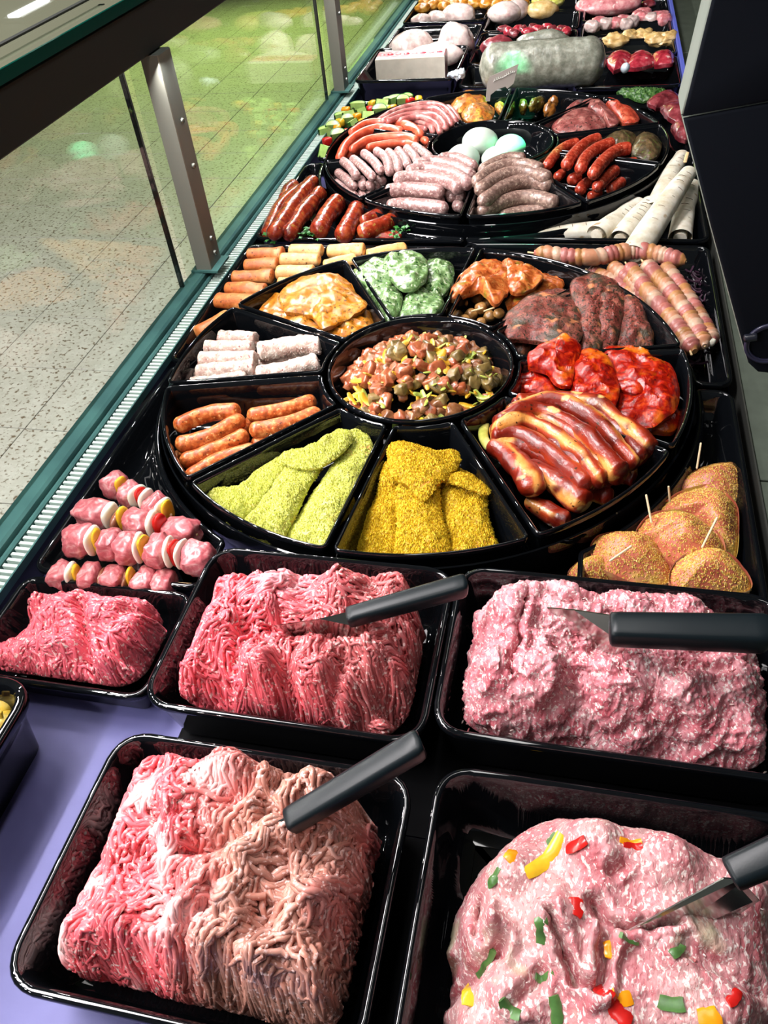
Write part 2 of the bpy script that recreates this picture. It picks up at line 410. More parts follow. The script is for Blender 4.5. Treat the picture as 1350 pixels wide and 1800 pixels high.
def wedge_poly(c, a0, a1, ri, ro, g=.0035, rad=.022):
    # straight sides kept parallel to the dividers
    def side(a, s, r): # a point on the divider at radius r, shifted by g to side s
        return (c[0]+r*math.cos(a)-s*g*math.sin(a), c[1]+r*math.sin(a)+s*g*math.cos(a))
    pts = [side(a0, 1, ro)]
    n = 12; e0 = math.asin(g/ro); pts = [(c[0]+ro*math.cos(a0+e0+(a1-a0-2*e0)*k/n), c[1]+ro*math.sin(a0+e0+(a1-a0-2*e0)*k/n)) for k in range(n+1)]
    e1 = math.asin(g/ri); m = 4
    inn = [(c[0]+ri*math.cos(a1-e1-(a1-a0-2*e1)*k/m), c[1]+ri*math.sin(a1-e1-(a1-a0-2*e1)*k/m)) for k in range(m+1)]
    return ccw(fillet(pts+inn, [rad]+[0]*(n-1)+[rad]+[.008]+[0]*(m-1)+[.008], 6))
def wheel(c, base, names, cname, pos):
    st = thing('round_platter_base', 'round black base ring under the '+pos+' wheel of wedge bowls', 'platter', (c[0], c[1], -.03))
    a = np.linspace(0, 2*math.pi, 96, endpoint=False); cs = np.c_[np.cos(a), np.sin(a)]
    def lp(r, z): return np.c_[c[0]+r*cs[:, 0], c[1]+r*cs[:, 1], np.full(96, z)]
    mk('ring_wall', *loft([lp(.290, -.033), lp(.328, -.030), lp(.334, -.01), lp(.336, .013), lp(.336, .0165), lp(.3345, .0175), lp(.3335, .0165), lp(.332, -.008), lp(.3265, -.0290), lp(.29, -.0305)], False, False), BLACK, st)
    mk('disc_floor', *loft([lp(.292, -.0335), lp(.292, -.0300)]), BLACK, st)
    for k, nm in enumerate(names):
        a1 = R(base-36*k); a0 = R(base-36*(k+1))
        tray(wedge_poly(c, a0, a1, .1245, .3305), .032, .058, 'wedge-shaped black bowl holding '+nm, name='wedge_bowl', cat='bowl', wall=.010, lip=.004)
    V, F_ = tray_mesh(np.c_[c[0]+.1185*cs[:, 0], c[1]+.1185*cs[:, 1]], .034, .058, wall=.02, lip=.004)
    tag(mk('centre_bowl', V, F_, BLACK), 'round black bowl at the centre of the '+pos+' wheel, holding '+cname, 'bowl')
wheel(W1, 12, ['bright red marinated steaks', 'glazed streaky pork strips', 'golden-yellow crumbed pieces', 'green-yellow crumbed strips', 'brown finger sausages',
               'pale coated meat rolls', 'yellow marinated fillets', 'green herb fillets', 'orange marinated skewered meat', 'pepper-coated neck steaks'], 'diced meat and leeks', 'near')
wheel(W2, 16, ['dark herb steaks behind red sausages', 'thick red sausages', 'big brown-grey bratwursts', 'big pink-white bratwursts', 'small pale bratwursts', 'long orange-red sausages',
               'thin pink-brown sausages', 'golden marinated burgers', 'olive glazed pieces', 'peppered red-brown steaks'], 'white cheese balls', 'far')
# trays at the back, in three columns
back = []
for c0, (xa, xb) in enumerate(((-.556, -.308), (-.302, -.038), (-.030, .205))):
    ys = ((2.035, 2.315), (2.33, 2.60), (2.645, 2.93), (2.945, 3.25)) if c0 == 0 else ((2.035, 2.20), (2.21, 2.345), (2.36, 2.50), (2.515, 2.70), (2.715, 3.0), (3.015, 3.3)) if c0 == 1 else ((2.0, 2.225), (2.24, 2.385), (2.40, 2.555), (2.57, 2.80), (2.815, 3.1))
    for ya, yb in ys: back.append((c0, xa, xb, ya, yb))
BK = [['a slab of pork belly with rind', 'veal lobes in film', 'chicken legs', 'orange marinated pieces'],
      ['the wrapped grey roll', 'vacuum-packed cuts', 'red goulash strips', 'pale chicken breasts', 'golden pieces', 'green marinated pieces'],
      ['sliced red neck steaks', 'yellow tripe-like meat', 'pink diced pork', 'a flat pink roast', 'dark meat at the very back']]
cnt = [0, 0, 0]
for c0, xa, xb, ya, yb in back:
    tray(rrect(xa, xb, ya, yb, .022), .012 if not (c0 == 0 and cnt[0] == 0) else .03, .05, 'small black tray at the back holding '+BK[c0][cnt[c0]]); cnt[c0] += 1
# pot at the left edge
pr = rrect(-.550, -.432, .110, .318, .03)
pr = ccw(pr)
lp = [np.c_[inset(pr, i), np.full(len(pr), z)] for i, z in ((.018, -.0445), (.012, 0), (.004, .02), (0, .024), (0, .032), (.002, .034), (.008, .034), (.010, .031), (.014, .02), (.022, -.02), (.04, -.03))]
tag(mk('side_pot', *loft(lp), BLACK), 'black pot cut by the left edge, with yellow bulbs in it', 'pot')
# ---------------------------------------------------------------- food shapes
def tubes(Pth, rad, seg=6, flat=1.0, cap=True):
    """Pth (N,n,3), rad (N,n) -> V, F for N tubes"""
    Pth = np.asarray(Pth, float); N, n, _ = Pth.shape
    T = np.gradient(Pth, axis=1); T /= np.linalg.norm(T, axis=2)[..., None]+1e-9
    up = np.zeros_like(T); up[..., 2] = 1
    vert = np.abs(T[..., 2]) > .97; up[vert] = (1, 0, 0)
    S = np.cross(T, up); S /= np.linalg.norm(S, axis=2)[..., None]+1e-9
    U_ = np.cross(S, T); a = np.arange(seg)*2*math.pi/seg
    rad = np.broadcast_to(np.asarray(rad, float), (N, n))
    V = Pth[:, :, None, :]+rad[:, :, None, None]*(np.cos(a)[None, None, :, None]*S[:, :, None, :]+flat*np.sin(a)[None, None, :, None]*U_[:, :, None, :])
    V = V.reshape(-1, 3)
    i, k, j = np.meshgrid(np.arange(N), np.arange(n-1), np.arange(seg), indexing='ij')
    b = (i*n+k)*seg; j2 = (j+1) % seg
    F_ = np.stack([b+j, b+seg+j, b+seg+j2, b+j2], -1).reshape(-1, 4)
    return V, F_[:, ::-1]
def smoothpath(pts, n):
    pts = np.asarray(pts, float)
    if len(pts) == 2: t = np.linspace(0, 1, n)[:, None]; return pts[0]*(1-t)+pts[1]*t
    Q = np.vstack([2*pts[0]-pts[1], pts, 2*pts[-1]-pts[-2]]); m = len(pts)-1; out = []
    for t in np.linspace(0, m-1e-6, n):
        i = int(t); f = t-i; p0, p1, p2, p3 = Q[i:i+4]
        out.append(.5*((2*p1)+(-p0+p2)*f+(2*p0-5*p1+4*p2-p3)*f*f+(-p0+3*p1-3*p2+p3)*f**3))
    return np.array(out)
def roll_mesh(pts, r, n=26, seg=16, flat=1.0, end=.8, amp=.0, freq=80, seed=0, wob=0.0, tip=0):
    """closed rounded roll along 3-D points"""
    P_ = smoothpath(pts, n); L = np.linalg.norm(np.diff(P_, axis=0), axis=1).sum()
    s = np.linspace(0, 1, n); e = min(.45, r*end/L)
    # resample so the ends are dense
    q = np.concatenate([np.linspace(0, e, 6)[:-1]**1, np.linspace(e, 1-e, n-10), np.linspace(1-e, 1, 6)[1:]])
    P_ = np.stack([np.interp(q, s, P_[:, k]) for k in range(3)], 1)
    d = np.minimum(q, 1-q)/e; pr = np.sqrt(np.clip(1-(1-np.clip(d, 0, 1))**2, .0, 1)); pr[0] = pr[-1] = .12
    if wob: pr = pr*(1+wob*noise(np.c_[q*L*30, np.full(n, seed*3.1)], seed))
    V, F_ = tubes(P_[None], (r*pr)[None], seg, flat)
    F_ = F_.tolist(); m = len(V)
    F_ += [list(range(seg)), list(range(m-seg, m))[::-1]]
    if amp: 
        c = np.repeat(P_, seg, 0); d = V-c; l = np.linalg.norm(d, axis=1)[:, None]+1e-9
        V = V+d/l*(amp*fbm(V*freq, seed, 3))[:, None]
    return V, F_
def blob_mesh(c, s, rot=0.0, amp=.12, freq=1.6, seed=0, e=1.0, nu=22, nv=14, tilt=0.0, tax=0.0, fine=0, ff=200):
    """lumpy super-ellipsoid; s = half sizes"""
    v = np.linspace(-math.pi/2, math.pi/2, nv+1)[1:-1]; u = np.arange(nu)*2*math.pi/nu
    def pw(x): return np.sign(x)*np.abs(x)**e
    D = [[0, 0, -1]]
    for b in v:
        for a in u: D.append([pw(math.cos(b))*pw(math.cos(a)), pw(math.cos(b))*pw(math.sin(a)), pw(math.sin(b))])
    D.append([0, 0, 1]); D = np.array(D, float)
    V = D*(1+amp*fbm(D*freq+seed*11.7, seed, 3))[:, None]*np.array(s)
    if fine: V = V+D*(fine*fbm((V+seed)*ff, seed+5, 2))[:, None]
    if tilt: V = V @ (rotz(tax) @ rotx(tilt) @ rotz(-tax)).T
    V = V @ rotz(rot).T+np.array(c); F_ = []
    for j in range(nu): F_.append([0, 1+(j+1) % nu, 1+j])
    for k in range(nv-2):
        for j in range(nu):
            a = 1+k*nu+j; b = 1+k*nu+(j+1) % nu; F_.append([a, b, b+nu, a+nu])
    m = 1+(nv-2)*nu
    for j in range(nu): F_.append([m+j, m+(j+1) % nu, len(D)-1])
    return V, F_
def slab_mesh(out, z, t, n=84, dome=.5, wav=.0, wf=30, amp=.0, af=150, seed=0, tilt=(0, 0), p=3.0, rings=22, wr=.0, wrf=34):
    """slice of meat with the given outline (world xy), bottom at z, thickness t"""
    out = ccw(out); N = len(out)
    o2 = smoothpath(np.vstack([out, out[:1]]), n+1)[:-1]
    c = o2.mean(0)
    fs = np.array([1-(k/rings)**1.7 for k in range(rings)]+[0.0])
    loops = []
    def up(q, s):
        prof = (1-s**p)**(1/p)
        w = wav*fbm(q*wf, seed, 2)
        g = tilt[0]*(q[:, 0]-c[0])+tilt[1]*(q[:, 1]-c[1])
        return prof, w, g
    V = []
    for s in [.5, .85, .97]:           # underside
        q = c+(o2-c)*s; pr, w, g = up(q, s); V.append(np.c_[q, z+w+g+t*.12*(1-pr)*1.0+ (t*.0)])
    for s in fs[:-1]:
        q = c+(o2-c)*(.97+.03*(1 if s < 1 else 1)) if s == 1 else c+(o2-c)*s
        s_ = min(s, .999); pr, w, g = up(q, s_)
        if s == 1: hz = t*.42
        else: hz = t*(.42+.58*pr)*(1-dome*.5*s*s)
        hh = hz+w+g
        if amp: hh = hh+1.3*amp*fbm(np.c_[q, hh]*af, seed+9, 3)
        if wr:
            qq = q+.012*np.c_[noise(q*40, seed), noise(q*40+5, seed)]; hh = hh+wr*pr*(1-2.4*np.abs(noise(qq*wrf*np.array([1, 1.9]), seed+4)))
        V.append(np.c_[q, z+hh])
    V = V; n_ = len(o2); Vv = np.concatenate(V)
    q = c[None]; top = np.array([[c[0], c[1], z+t+(wav*fbm(q*wf, seed, 2))[0]]]); F_ = []
    for k in range(len(V)-1):
        for j in range(n_):
            a = k*n_+j; b = k*n_+(j+1) % n_; F_.append([a, b, b+n_, a+n_])
    F_.append(list(range(n_))[::-1]); Vv = np.vstack([Vv, top]); ti = len(Vv)-1; b0 = (len(V)-1)*n_
    for j in range(n_): F_.append([b0+j, b0+(j+1) % n_, ti])
    return Vv, F_
def food(name, lo, mid, hi, scale=60, rough=.35, bump=.3, bs=220, flecks=(), sss=.12, coat=0.0, tint=False, dist=0, bd=.0012, coatr=.12):
    """flecks: (noise scale, lo, hi, colour)"""
    s = NT(name)
    if tint:
        a = s.n('Attribute', attribute_name='tint'); base = a.outputs['Color']
        c = s.mix(s.step(s.noise(scale, 3), .35, .7), base, s.mix(1.0, base, hi, 'MULTIPLY'))
    else: c = s.ramp(s.noise(scale, 4, .6, dist=dist), [(.30, lo), (.5, mid), (.68, hi)])
    for fs, a0, a1, fc in flecks: c = s.mix(s.step(s.noise(fs, 2, .5), a0, a1), c, fc)
    s.set(c, rough, sss=sss, coat=coat, coatr=coatr)
    if bump: s.bump(s.noise(bs, 3, .6), bump, bd)
    return s.m
ORD = ['first', 'second', 'third', 'fourth', 'fifth', 'sixth', 'seventh', 'eighth', 'ninth', 'tenth', 'eleventh', 'twelfth', 'thirteenth', 'fourteenth']
def px3(l, z):
    return [at(p[0], p[1], p[2] if len(p) > 2 else z) for p in l]
def grains(V, F_, n, size, seed=0, zmin=-.2, top=None):
    """small irregular crumbs strewn over a mesh's upper side -> V, F (triangles)"""
    rs = np.random.RandomState(seed); V = np.asarray(V); T = []
    for f in F_:
        for k in range(1, len(f)-1): T.append((f[0], f[k], f[k+1]))
    T = np.array(T); A = V[T[:, 0]]; B = V[T[:, 1]]; D = V[T[:, 2]]
    nr = np.cross(B-A, D-A); ar = np.linalg.norm(nr, axis=1); nz = nr[:, 2]/(ar+1e-12)
    w = ar*np.clip(nz+zmin+.35, 0, None); w /= w.sum(); i = rs.choice(len(T), n, p=w)
    u = rs.rand(n, 1); v = rs.rand(n, 1); m = u+v > 1; u[m] = 1-u[m]; v[m] = 1-v[m]
    c = A[i]+(B[i]-A[i])*u+(D[i]-A[i])*v
    base = np.array([[1, 0, -.3], [-.6, .8, -.2], [-.5, -.9, -.25], [.1, 0, .8], [0, .1, -.9]])
    bf = np.array([[0, 1, 3], [1, 2, 3], [2, 0, 3], [1, 0, 4], [2, 1, 4], [0, 2, 4]])
    a = rs.rand(n)*6.28; sc = size*(.5+rs.rand(n, 1, 1)); ca, sa = np.cos(a), np.sin(a)
    Bv = np.repeat(base[None], n, 0)*(.7+.6*rs.rand(n, 5, 1)); X = Bv[..., 0]*ca[:, None]-Bv[..., 1]*sa[:, None]; Y = Bv[..., 0]*sa[:, None]+Bv[..., 1]*ca[:, None]
    W = np.stack([X, Y, Bv[..., 2]], -1)*sc+c[:, None]
    return W.reshape(-1, 3), (bf[None]+np.arange(n)[:, None, None]*5).reshape(-1, 3)
# ---------------------------------------------------------------- heaps of mince
def pip(px, py, poly):
    ins = np.zeros(px.shape, bool); j = len(poly)-1
    for i in range(len(poly)):
        xi, yi = poly[i]; xj, yj = poly[j]
        ins ^= ((yi > py) != (yj > py)) & (px < (xj-xi)*(py-yi)/(yj-yi+1e-15)+xi); j = i
    return ins
def segdist(px, py, line, closed=True):
    d = np.full(px.shape, 1e9); n = len(line)
    for i in range(n if closed else n-1):
        a = line[i]; b = line[(i+1) % n]; ab = b-a; t = np.clip(((px-a[0])*ab[0]+(py-a[1])*ab[1])/(ab@ab+1e-15), 0, 1)
        d = np.minimum(d, np.hypot(px-a[0]-t*ab[0], py-a[1]-t*ab[1]))
    return d
class Heap:
    def __init__(s, edge, ctrl, floor, rim=.016, clump=.004, cf=28, seed=0, res=.0012, cracks=(), power=3, box=None):
        e = [at(*p) for p in edge]; s.poly = smoothpath(np.array([q[:2] for q in e+[e[0]]]), 6*len(e)+1)[:-1]
        if box: s.poly = np.c_[np.clip(s.poly[:, 0], box[0], box[1]), np.clip(s.poly[:, 1], box[2], box[3])]+1e-5*noise(s.poly*900)[:, None]
        cz = [at(*p) for p in ctrl]+[np.array([q[0], q[1], q[2]*.9+floor*.1]) for q in e]; s.floor = floor
        lo = s.poly.min(0)-.004; hi = s.poly.max(0)+.004; s.lo = lo; s.res = res
        s.X, s.Y = np.meshgrid(np.arange(lo[0], hi[0], res), np.arange(lo[1], hi[1], res), indexing='ij')
        num = 0; den = 0
        for q in cz:
            w = 1/(((s.X-q[0])**2+(s.Y-q[1])**2)+1e-5)**(power/2); num = num+w*q[2]; den = den+w
        Z = num/den; s.ins = pip(s.X, s.Y, s.poly); d = segdist(s.X, s.Y, s.poly); s.d = np.where(s.ins, d, 0)
        G = np.stack([s.X, s.Y], -1)
        Z = Z+clump*(1-2*np.abs(fbm(G*cf+[seed*3, 0], seed, 2)))
        for line, depth, w in cracks:
            l = np.array([at(a, b, .05)[:2] for a, b in line]); dd = segdist(s.X+.002*noise(G*150, seed+3), s.Y+.002*noise(G*150+9, seed+4), l, False)
            Z = Z-depth*np.exp(-(dd/w)**2)+depth*.35*np.exp(-((dd-w*2.2)/w)**2)
        k = np.clip(s.d/rim, 0, 1); s.Z = floor+(Z-floor)*np.sqrt(np.clip(1-(1-k)**2, 0, 1))
        s.Z0 = s.Z.copy()
    def h(s, x, y, Z=None):
        Z = s.Z if Z is None else Z
        i = np.clip((x-s.lo[0])/s.res, 0, Z.shape[0]-1.01); j = np.clip((y-s.lo[1])/s.res, 0, Z.shape[1]-1.01)
        a = i.astype(int); b = j.astype(int); f = i-a; g = j-b
        return (Z[a, b]*(1-f)+Z[a+1, b]*f)*(1-g)+(Z[a, b+1]*(1-f)+Z[a+1, b+1]*f)*g
    def surf(s, Z=None, step=1, drop=0.0):
        Z = (s.Z if Z is None else Z)-drop; X, Y, Z, I = s.X[::step, ::step], s.Y[::step, ::step], Z[::step, ::step], s.ins[::step, ::step]
        idx = np.arange(X.size).reshape(X.shape); m = I[:-1, :-1] & I[1:, :-1] & I[1:, 1:] & I[:-1, 1:]
        Q = np.stack([idx[:-1, :-1], idx[1:, :-1], idx[1:, 1:], idx[:-1, 1:]], -1)[m]
        used, inv = np.unique(Q, return_inverse=True)
        V = np.stack([X.ravel(), Y.ravel(), Z.ravel()], 1)[used]
        return V, inv.reshape(Q.shape)
def strands(hp, guides, n, ln, r, seed, wig=.35, lay=.006, seg=6, ds=.0034, lenvar=.5, wf=95, within=None):
    """mince strands that follow guide directions over a heap; returns paths (N,k,3), radii"""
    rs = np.random.RandomState(seed); g = []
    for a in guides:
        p = [at(q[0], q[1], .05)[:2] for q in a]
        for u, v in zip(p[:-1], p[1:]):
            d = v-u; L = np.linalg.norm(d); m = max(1, int(L/.02))
            for k in range(m+1): g.append((*(u+d*k/m), *(d/L)))
    g = np.array(g); k = int(ln/ds); ok = []
    lo, hi = hp.poly.min(0), hp.poly.max(0); pts = np.zeros((0, 2))
    while len(pts) < n:
        c = lo+(hi-lo)*rs.rand(n*2, 2); c = c[pip(c[:, 0], c[:, 1], hp.poly)]
        if within is not None: c = c[within(c)]
        pts = np.vstack([pts, c])
    p = pts[:n].copy(); ph = rs.rand(n, 1)*100; out = []; zl = lay*(rs.rand(n)-.35); sg = np.where(rs.rand(n) < .5, 1, -1)
    bias = rs.randn(n)*.22
    for i in range(k):
        w = 1/(((p[:, None, 0]-g[None, :, 0])**2+(p[:, None, 1]-g[None, :, 1])**2)+1.2e-4)**2
        d = (w[..., None]*g[None, :, 2:]).sum(1); d /= np.linalg.norm(d, axis=1)[:, None]+1e-9
        an = np.arctan2(d[:, 1], d[:, 0])+bias+.7*fbm(p*38+seed, seed+1, 2)+wig*1.6*noise(np.c_[p*wf, zl*900]+ph*.0, seed+2)+wig*2.2*noise(np.c_[np.full(n, i*.22), ph[:, 0], ph[:, 0]*.3], seed+5)
        z = hp.h(p[:, 0], p[:, 1])+zl+.0015*noise(np.c_[p*120, ph[:, 0]], seed+7)
        out.append(np.c_[p, z]); q = p+sg[:, None]*ds*np.c_[np.cos(an), np.sin(an)]
        ins = pip(q[:, 0], q[:, 1], hp.poly); p = np.where(ins[:, None], q, p+(q-p)*.15)
    Pt = np.stack(out, 1); kk = np.arange(k); L = (k*(1-lenvar*rs.rand(n))).astype(int)
    # shorten some: collapse the tail onto its last point, sinking
    idx = np.minimum(kk[None], L[:, None]); Pt = Pt[np.arange(n)[:, None], idx]
    over = np.clip(kk[None]-L[:, None], 0, None); Pt[..., 2] -= over*.0008; Pt[..., 0] += over*.00012
    rad = r*(.85+.3*rs.rand(n, 1))*(1+.10*noise(np.stack([np.broadcast_to(kk*.9, (n, k)), np.broadcast_to(ph, (n, k))], -1), seed+8))
    rad = rad*np.where(over > 0, np.clip(1-over*.25, .15, 1), 1); rad[:, 0] *= .45; rad[:, 1] *= .9
    return Pt, rad

def hanks(hp, guides, nh, m, ln, r, seed, hw=.008, lay=.008, ds=.0032, wave=.8, within=None):
    """bundles of parallel mince strands folded over one another"""
    rs = np.random.RandomState(seed); g = []
    for a in guides:
        p = [at(q[0], q[1], .05)[:2] for q in a]
        for u, v in zip(p[:-1], p[1:]):
            d = v-u; L = np.linalg.norm(d); k0 = max(1, int(L/.02))
            for k in range(k0+1): g.append((*(u+d*k/k0), *(d/L)))
    g = np.array(g); k = int(ln/ds); lo, hi = hp.poly.min(0), hp.poly.max(0); pts = np.zeros((0, 2))
    while len(pts) < nh:
        c = lo+(hi-lo)*rs.rand(nh*2, 2); c = c[pip(c[:, 0], c[:, 1], hp.poly)]
        if within is not None: c = c[within(c)]
        pts = np.vstack([pts, c])
    p = pts[:nh].copy(); c0 = []; bias = rs.randn(nh)*.5; curl = rs.randn(nh)*.8; ph = rs.rand(nh)*90
    for i in range(k):
        w = 1/(((p[:, None, 0]-g[None, :, 0])**2+(p[:, None, 1]-g[None, :, 1])**2)+1.2e-4)**2
        d = (w[..., None]*g[None, :, 2:]).sum(1)
        an = np.arctan2(d[:, 1], d[:, 0])+bias+curl*(i/k-.3)*2.2+wave*noise(np.c_[np.full(nh, i*ds*65), ph], seed+1)+.5*fbm(p*40, seed+2, 2)
        c0.append(p.copy()); q = p+ds*np.c_[np.cos(an), np.sin(an)]; ins = pip(q[:, 0], q[:, 1], hp.poly); p = np.where(ins[:, None], q, p+(q-p)*.25)
    c0 = np.stack(c0, 1); T = np.gradient(c0, axis=1); T /= np.linalg.norm(T, axis=2)[..., None]+1e-9; N_ = np.stack([-T[..., 1], T[..., 0]], -1)
    t = np.linspace(0, 1, k); W = hw*(.6+.8*rs.rand(nh, 1))*(1+.25*np.sin(t[None]*5+ph[:, None])); zo_ = lay*rs.rand(nh)**1.3
    o = (np.arange(m)+.5)/m*2-1; o = o[None]+.6*rs.randn(nh, m)/m*2; A = c0[:, None]+N_[:, None]*(o[..., None]*W[:, None])[..., None]
    kk = np.arange(k); q3 = np.stack([np.broadcast_to(kk*ds*150, (nh, m, k)), np.broadcast_to((ph[:, None]+o*2.2)[..., None], (nh, m, k))], -1)
    A = A+N_[:, None]*(.0024*noise(q3, seed+3)+.0016*noise(q3*2.1+40, seed+6))[..., None]
    z = hp.h(A[..., 0], A[..., 1]); end = np.minimum(t, 1-t)[None, None]+.05*rs.rand(nh, m, 1)
    z = z+zo_[:, None, None]*(1-.55*o[..., None]**2)-.0005+.0026*noise(q3*1.3+9, seed+4)-.006*np.clip(1-end/.12, 0, 1)**1.5
    z = z+lay*.5*np.exp(-((t[None, None]-.15-.3*rs.rand(nh, 1, 1))/.12)**2)*.35
    Pt = np.concatenate([A, z[..., None]], -1).reshape(nh*m, k, 3)
    # keep inside the tray
    Pt[..., 0] = np.clip(Pt[..., 0], lo[0]-.001, hi[0]+.001); Pt[..., 1] = np.clip(Pt[..., 1], lo[1]-.001, hi[1]+.001)
    rad = r*(.85+.3*rs.rand(nh*m, 1))*(1+.14*noise(np.stack([np.broadcast_to(kk*.8, (nh*m, k)), np.broadcast_to(rs.rand(nh*m, 1)*99, (nh*m, k))], -1), seed+8))
    rad[:, 0] *= .5; rad[:, -1] *= .5; return Pt, rad

def puff(V, F_, terms):
    """push a dense surface out along its normals by 3-D noise; terms: (frequency, amplitude, ridged, seed)"""
    V = np.asarray(V, float); N_ = np.zeros_like(V); a, b, c = V[F_[:, 0]], V[F_[:, 1]], V[F_[:, 2]]; fn = np.cross(b-a, c-a)
    for k in range(F_.shape[1]): np.add.at(N_, F_[:, k], fn)
    N_ /= np.linalg.norm(N_, axis=1)[:, None]+1e-12; d = 0
    for fr, am, rd, sd in terms:
        q = V*fr+.8*np.c_[noise(V*fr*.6, sd), noise(V*fr*.6+7, sd), noise(V*fr*.6+14, sd)]
        n = noise(q, sd); d = d+am*((1-2.2*np.abs(n)) if rd else n)
    return V+N_*d[:, None], F_

def fit(A, tr, r=.0):
    """keep points inside a tray (x0, x1, y0, y1, rim z, depth) with sloping walls"""
    A = A.copy(); k = np.clip((tr[4]-A[..., 2])/tr[5], 0, 1.1); i = np.where(A[..., 2] > tr[4]+.004, .004, .010+.024*k+r)
    A[..., 0] = np.clip(A[..., 0], tr[0]+i, tr[1]-i); A[..., 1] = np.clip(A[..., 1], tr[2]+i, tr[3]-i)
    rc = .026; X0, X1, Y0_, Y1_ = tr[0]+i+rc, tr[1]-i-rc, tr[2]+i+rc, tr[3]-i-rc; dx = A[..., 0]-np.clip(A[..., 0], X0, X1); dy = A[..., 1]-np.clip(A[..., 1], Y0_, Y1_)
    q = np.hypot(dx, dy); f = np.where(q > rc, rc/(q+1e-9), 1); A[..., 0] += dx*(f-1); A[..., 1] += dy*(f-1)
    A[..., 2] = np.maximum(A[..., 2], tr[4]-tr[5]+.0015+r); return A
TA, TB, TC = (-.338, -.085, .092, .288, .03, .064), (-.335, -.084, .312, .502, .03, .064), (-.544, -.347, .333, .461, 0, .040)
TD, TE = (-.082, .205, .325, .508, .03, .064), (-.070, .200, .060, .300, .03, .064)
# ---------------------------------------------------------------- mince
MINCE = food('mince_strand', (200, 90, 95), (220, 110, 110), (255, 236, 232), 260, .34, .25, 700, tint=True, sss=.05, bd=.0004,
             flecks=((300, .58, .66, (232, 196, 190)),))
def lerp(a, b, t): return a+(b-a)*np.clip(t, 0, 1)[..., None]
def col(*c): return np.array(lin(c))
def mince(name, label, hp, guides, nh, m_, r, colf, seed, tr, extra=None, ln=.06, **k):
    Pt, rad = hanks(hp, guides, nh, m_, ln, r, seed, **k); Pt = fit(Pt, tr, r*.6)
    sg = 6; V, F_ = tubes(Pt, rad, sg); cl = colf(Pt, np.random.RandomState(seed+1)); cl = np.repeat(cl.reshape(-1, 3), sg, 0)
    Vs, Fs, Cs = [V], [F_], [cl]; m = len(V)
    if extra is not None:
        for Pe, re_ in extra:
            Pe = fit(Pe, tr, r*.6); V2, F2 = tubes(Pe, re_, 5); c2 = np.repeat(colf(Pe, np.random.RandomState(seed+2)).reshape(-1, 3), 5, 0)
            Vs.append(V2); Fs.append(F2+m); Cs.append(c2); m += len(V2)
    Vb, Fb = hp.surf(step=2, drop=r*.9); Vb = fit(Vb, tr, .001); cb = colf(Vb[:, None, :], np.random.RandomState(seed+3)).reshape(-1, 3)*.75  # underlayer colour darkened to paint the shade between strands
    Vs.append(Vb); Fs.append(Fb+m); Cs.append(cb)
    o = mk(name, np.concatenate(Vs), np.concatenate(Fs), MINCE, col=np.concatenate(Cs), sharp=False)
    return tag(o, label, 'minced meat', kind='stuff')
TF = -.032
# -- heap A, front left
hA = Heap([(215, 1335, .035), (240, 1312, .05), (310, 1300, .055), (322, 1272, .07), (400, 1258, .075), (480, 1268, .07), (505, 1320, .055), (600, 1332, .055), (645, 1400, .045), (712, 1450, .035), (716, 1520, .02),
           (690, 1640, .01), (655, 1800, .01), (600, 1850, .01), (440, 1808, .0), (250, 1768, -.005), (195, 1745, -.01), (75, 1690, -.005), (90, 1640, .01), (165, 1500, .02), (200, 1420, .03)],
          [(400, 1320, .088), (330, 1400, .075), (250, 1450, .06), (220, 1590, .05), (140, 1660, .03), (390, 1500, .055), (420, 1560, .068), (560, 1570, .066), (640, 1510, .058), (670, 1600, .05), (450, 1700, .058), (570, 1730, .055), (280, 1700, .04), (560, 1390, .078), (480, 1440, .070), (350, 1620, .058)],
          TF, rim=.026, clump=.0115, cf=26, seed=1, cracks=(([(660, 1410), (500, 1468), (340, 1520)], .014, .006), ([(420, 1560), (340, 1640), (310, 1760)], .010, .005), ([(600, 1340), (505, 1400), (480, 1460)], .012, .005), ([(640, 1560), (600, 1660), (570, 1800)], .008, .005)), box=(-.318, -.105, .112, .268))
pA = [at(a, b, .06)[:2] for a, b in ((330, 1250), (560, 1440), (520, 1660), (250, 1800))]
def colA(P_, rs):
    x = P_[..., 0]; y = P_[..., 1]
    # leftness measured in the counter's own directions
    w = noise(np.stack([x*30, y*30], -1), 4)*.018
    a = (x+.20*0+w-(-.245+.0*y))/.05            # pink on the left, brown in the middle
    c = lerp(col(226, 96, 106), col(186, 132, 116), a)
    b = (x+w-(-.125))/.035
    c = lerp(c, col(216, 96, 106), b)
    pale = np.clip(noise(np.stack([x*55, y*55], -1), 9)*1.5-.20, 0, 1)*np.clip(1.1-a, 0, 1)
    c = lerp(c, col(246, 205, 205), pale)
    j = rs.rand(P_.shape[0], 1, 1)
    return np.clip(c*(.72+.5*j)+(rs.rand(P_.shape[0], 1, 1) > .9)*.09+.05*(rs.rand(P_.shape[0], 1, 1)**3), 0, 1)
gA = [[(480, 1290), (400, 1300), (330, 1340)], [(330, 1340), (250, 1470), (180, 1600), (110, 1690)], [(400, 1350), (340, 1480), (280, 1580), (200, 1720)], [(520, 1340), (470, 1430), (440, 1480)],
      [(590, 1350), (540, 1400), (480, 1440)], [(560, 1480), (470, 1540), (400, 1590), (330, 1650), (290, 1740)], [(640, 1450), (560, 1500), (540, 1600), (470, 1780)], [(690, 1470), (640, 1560), (600, 1650), (560, 1790)],
      [(710, 1480), (690, 1600), (650, 1700), (640, 1790)], [(420, 1600), (380, 1700), (360, 1780)], [(250, 1330), (210, 1420), (180, 1500)]]
hA2 = hA
leftA = lambda c: c[:, 0] < -.235+.02*noise(c*40, 3)
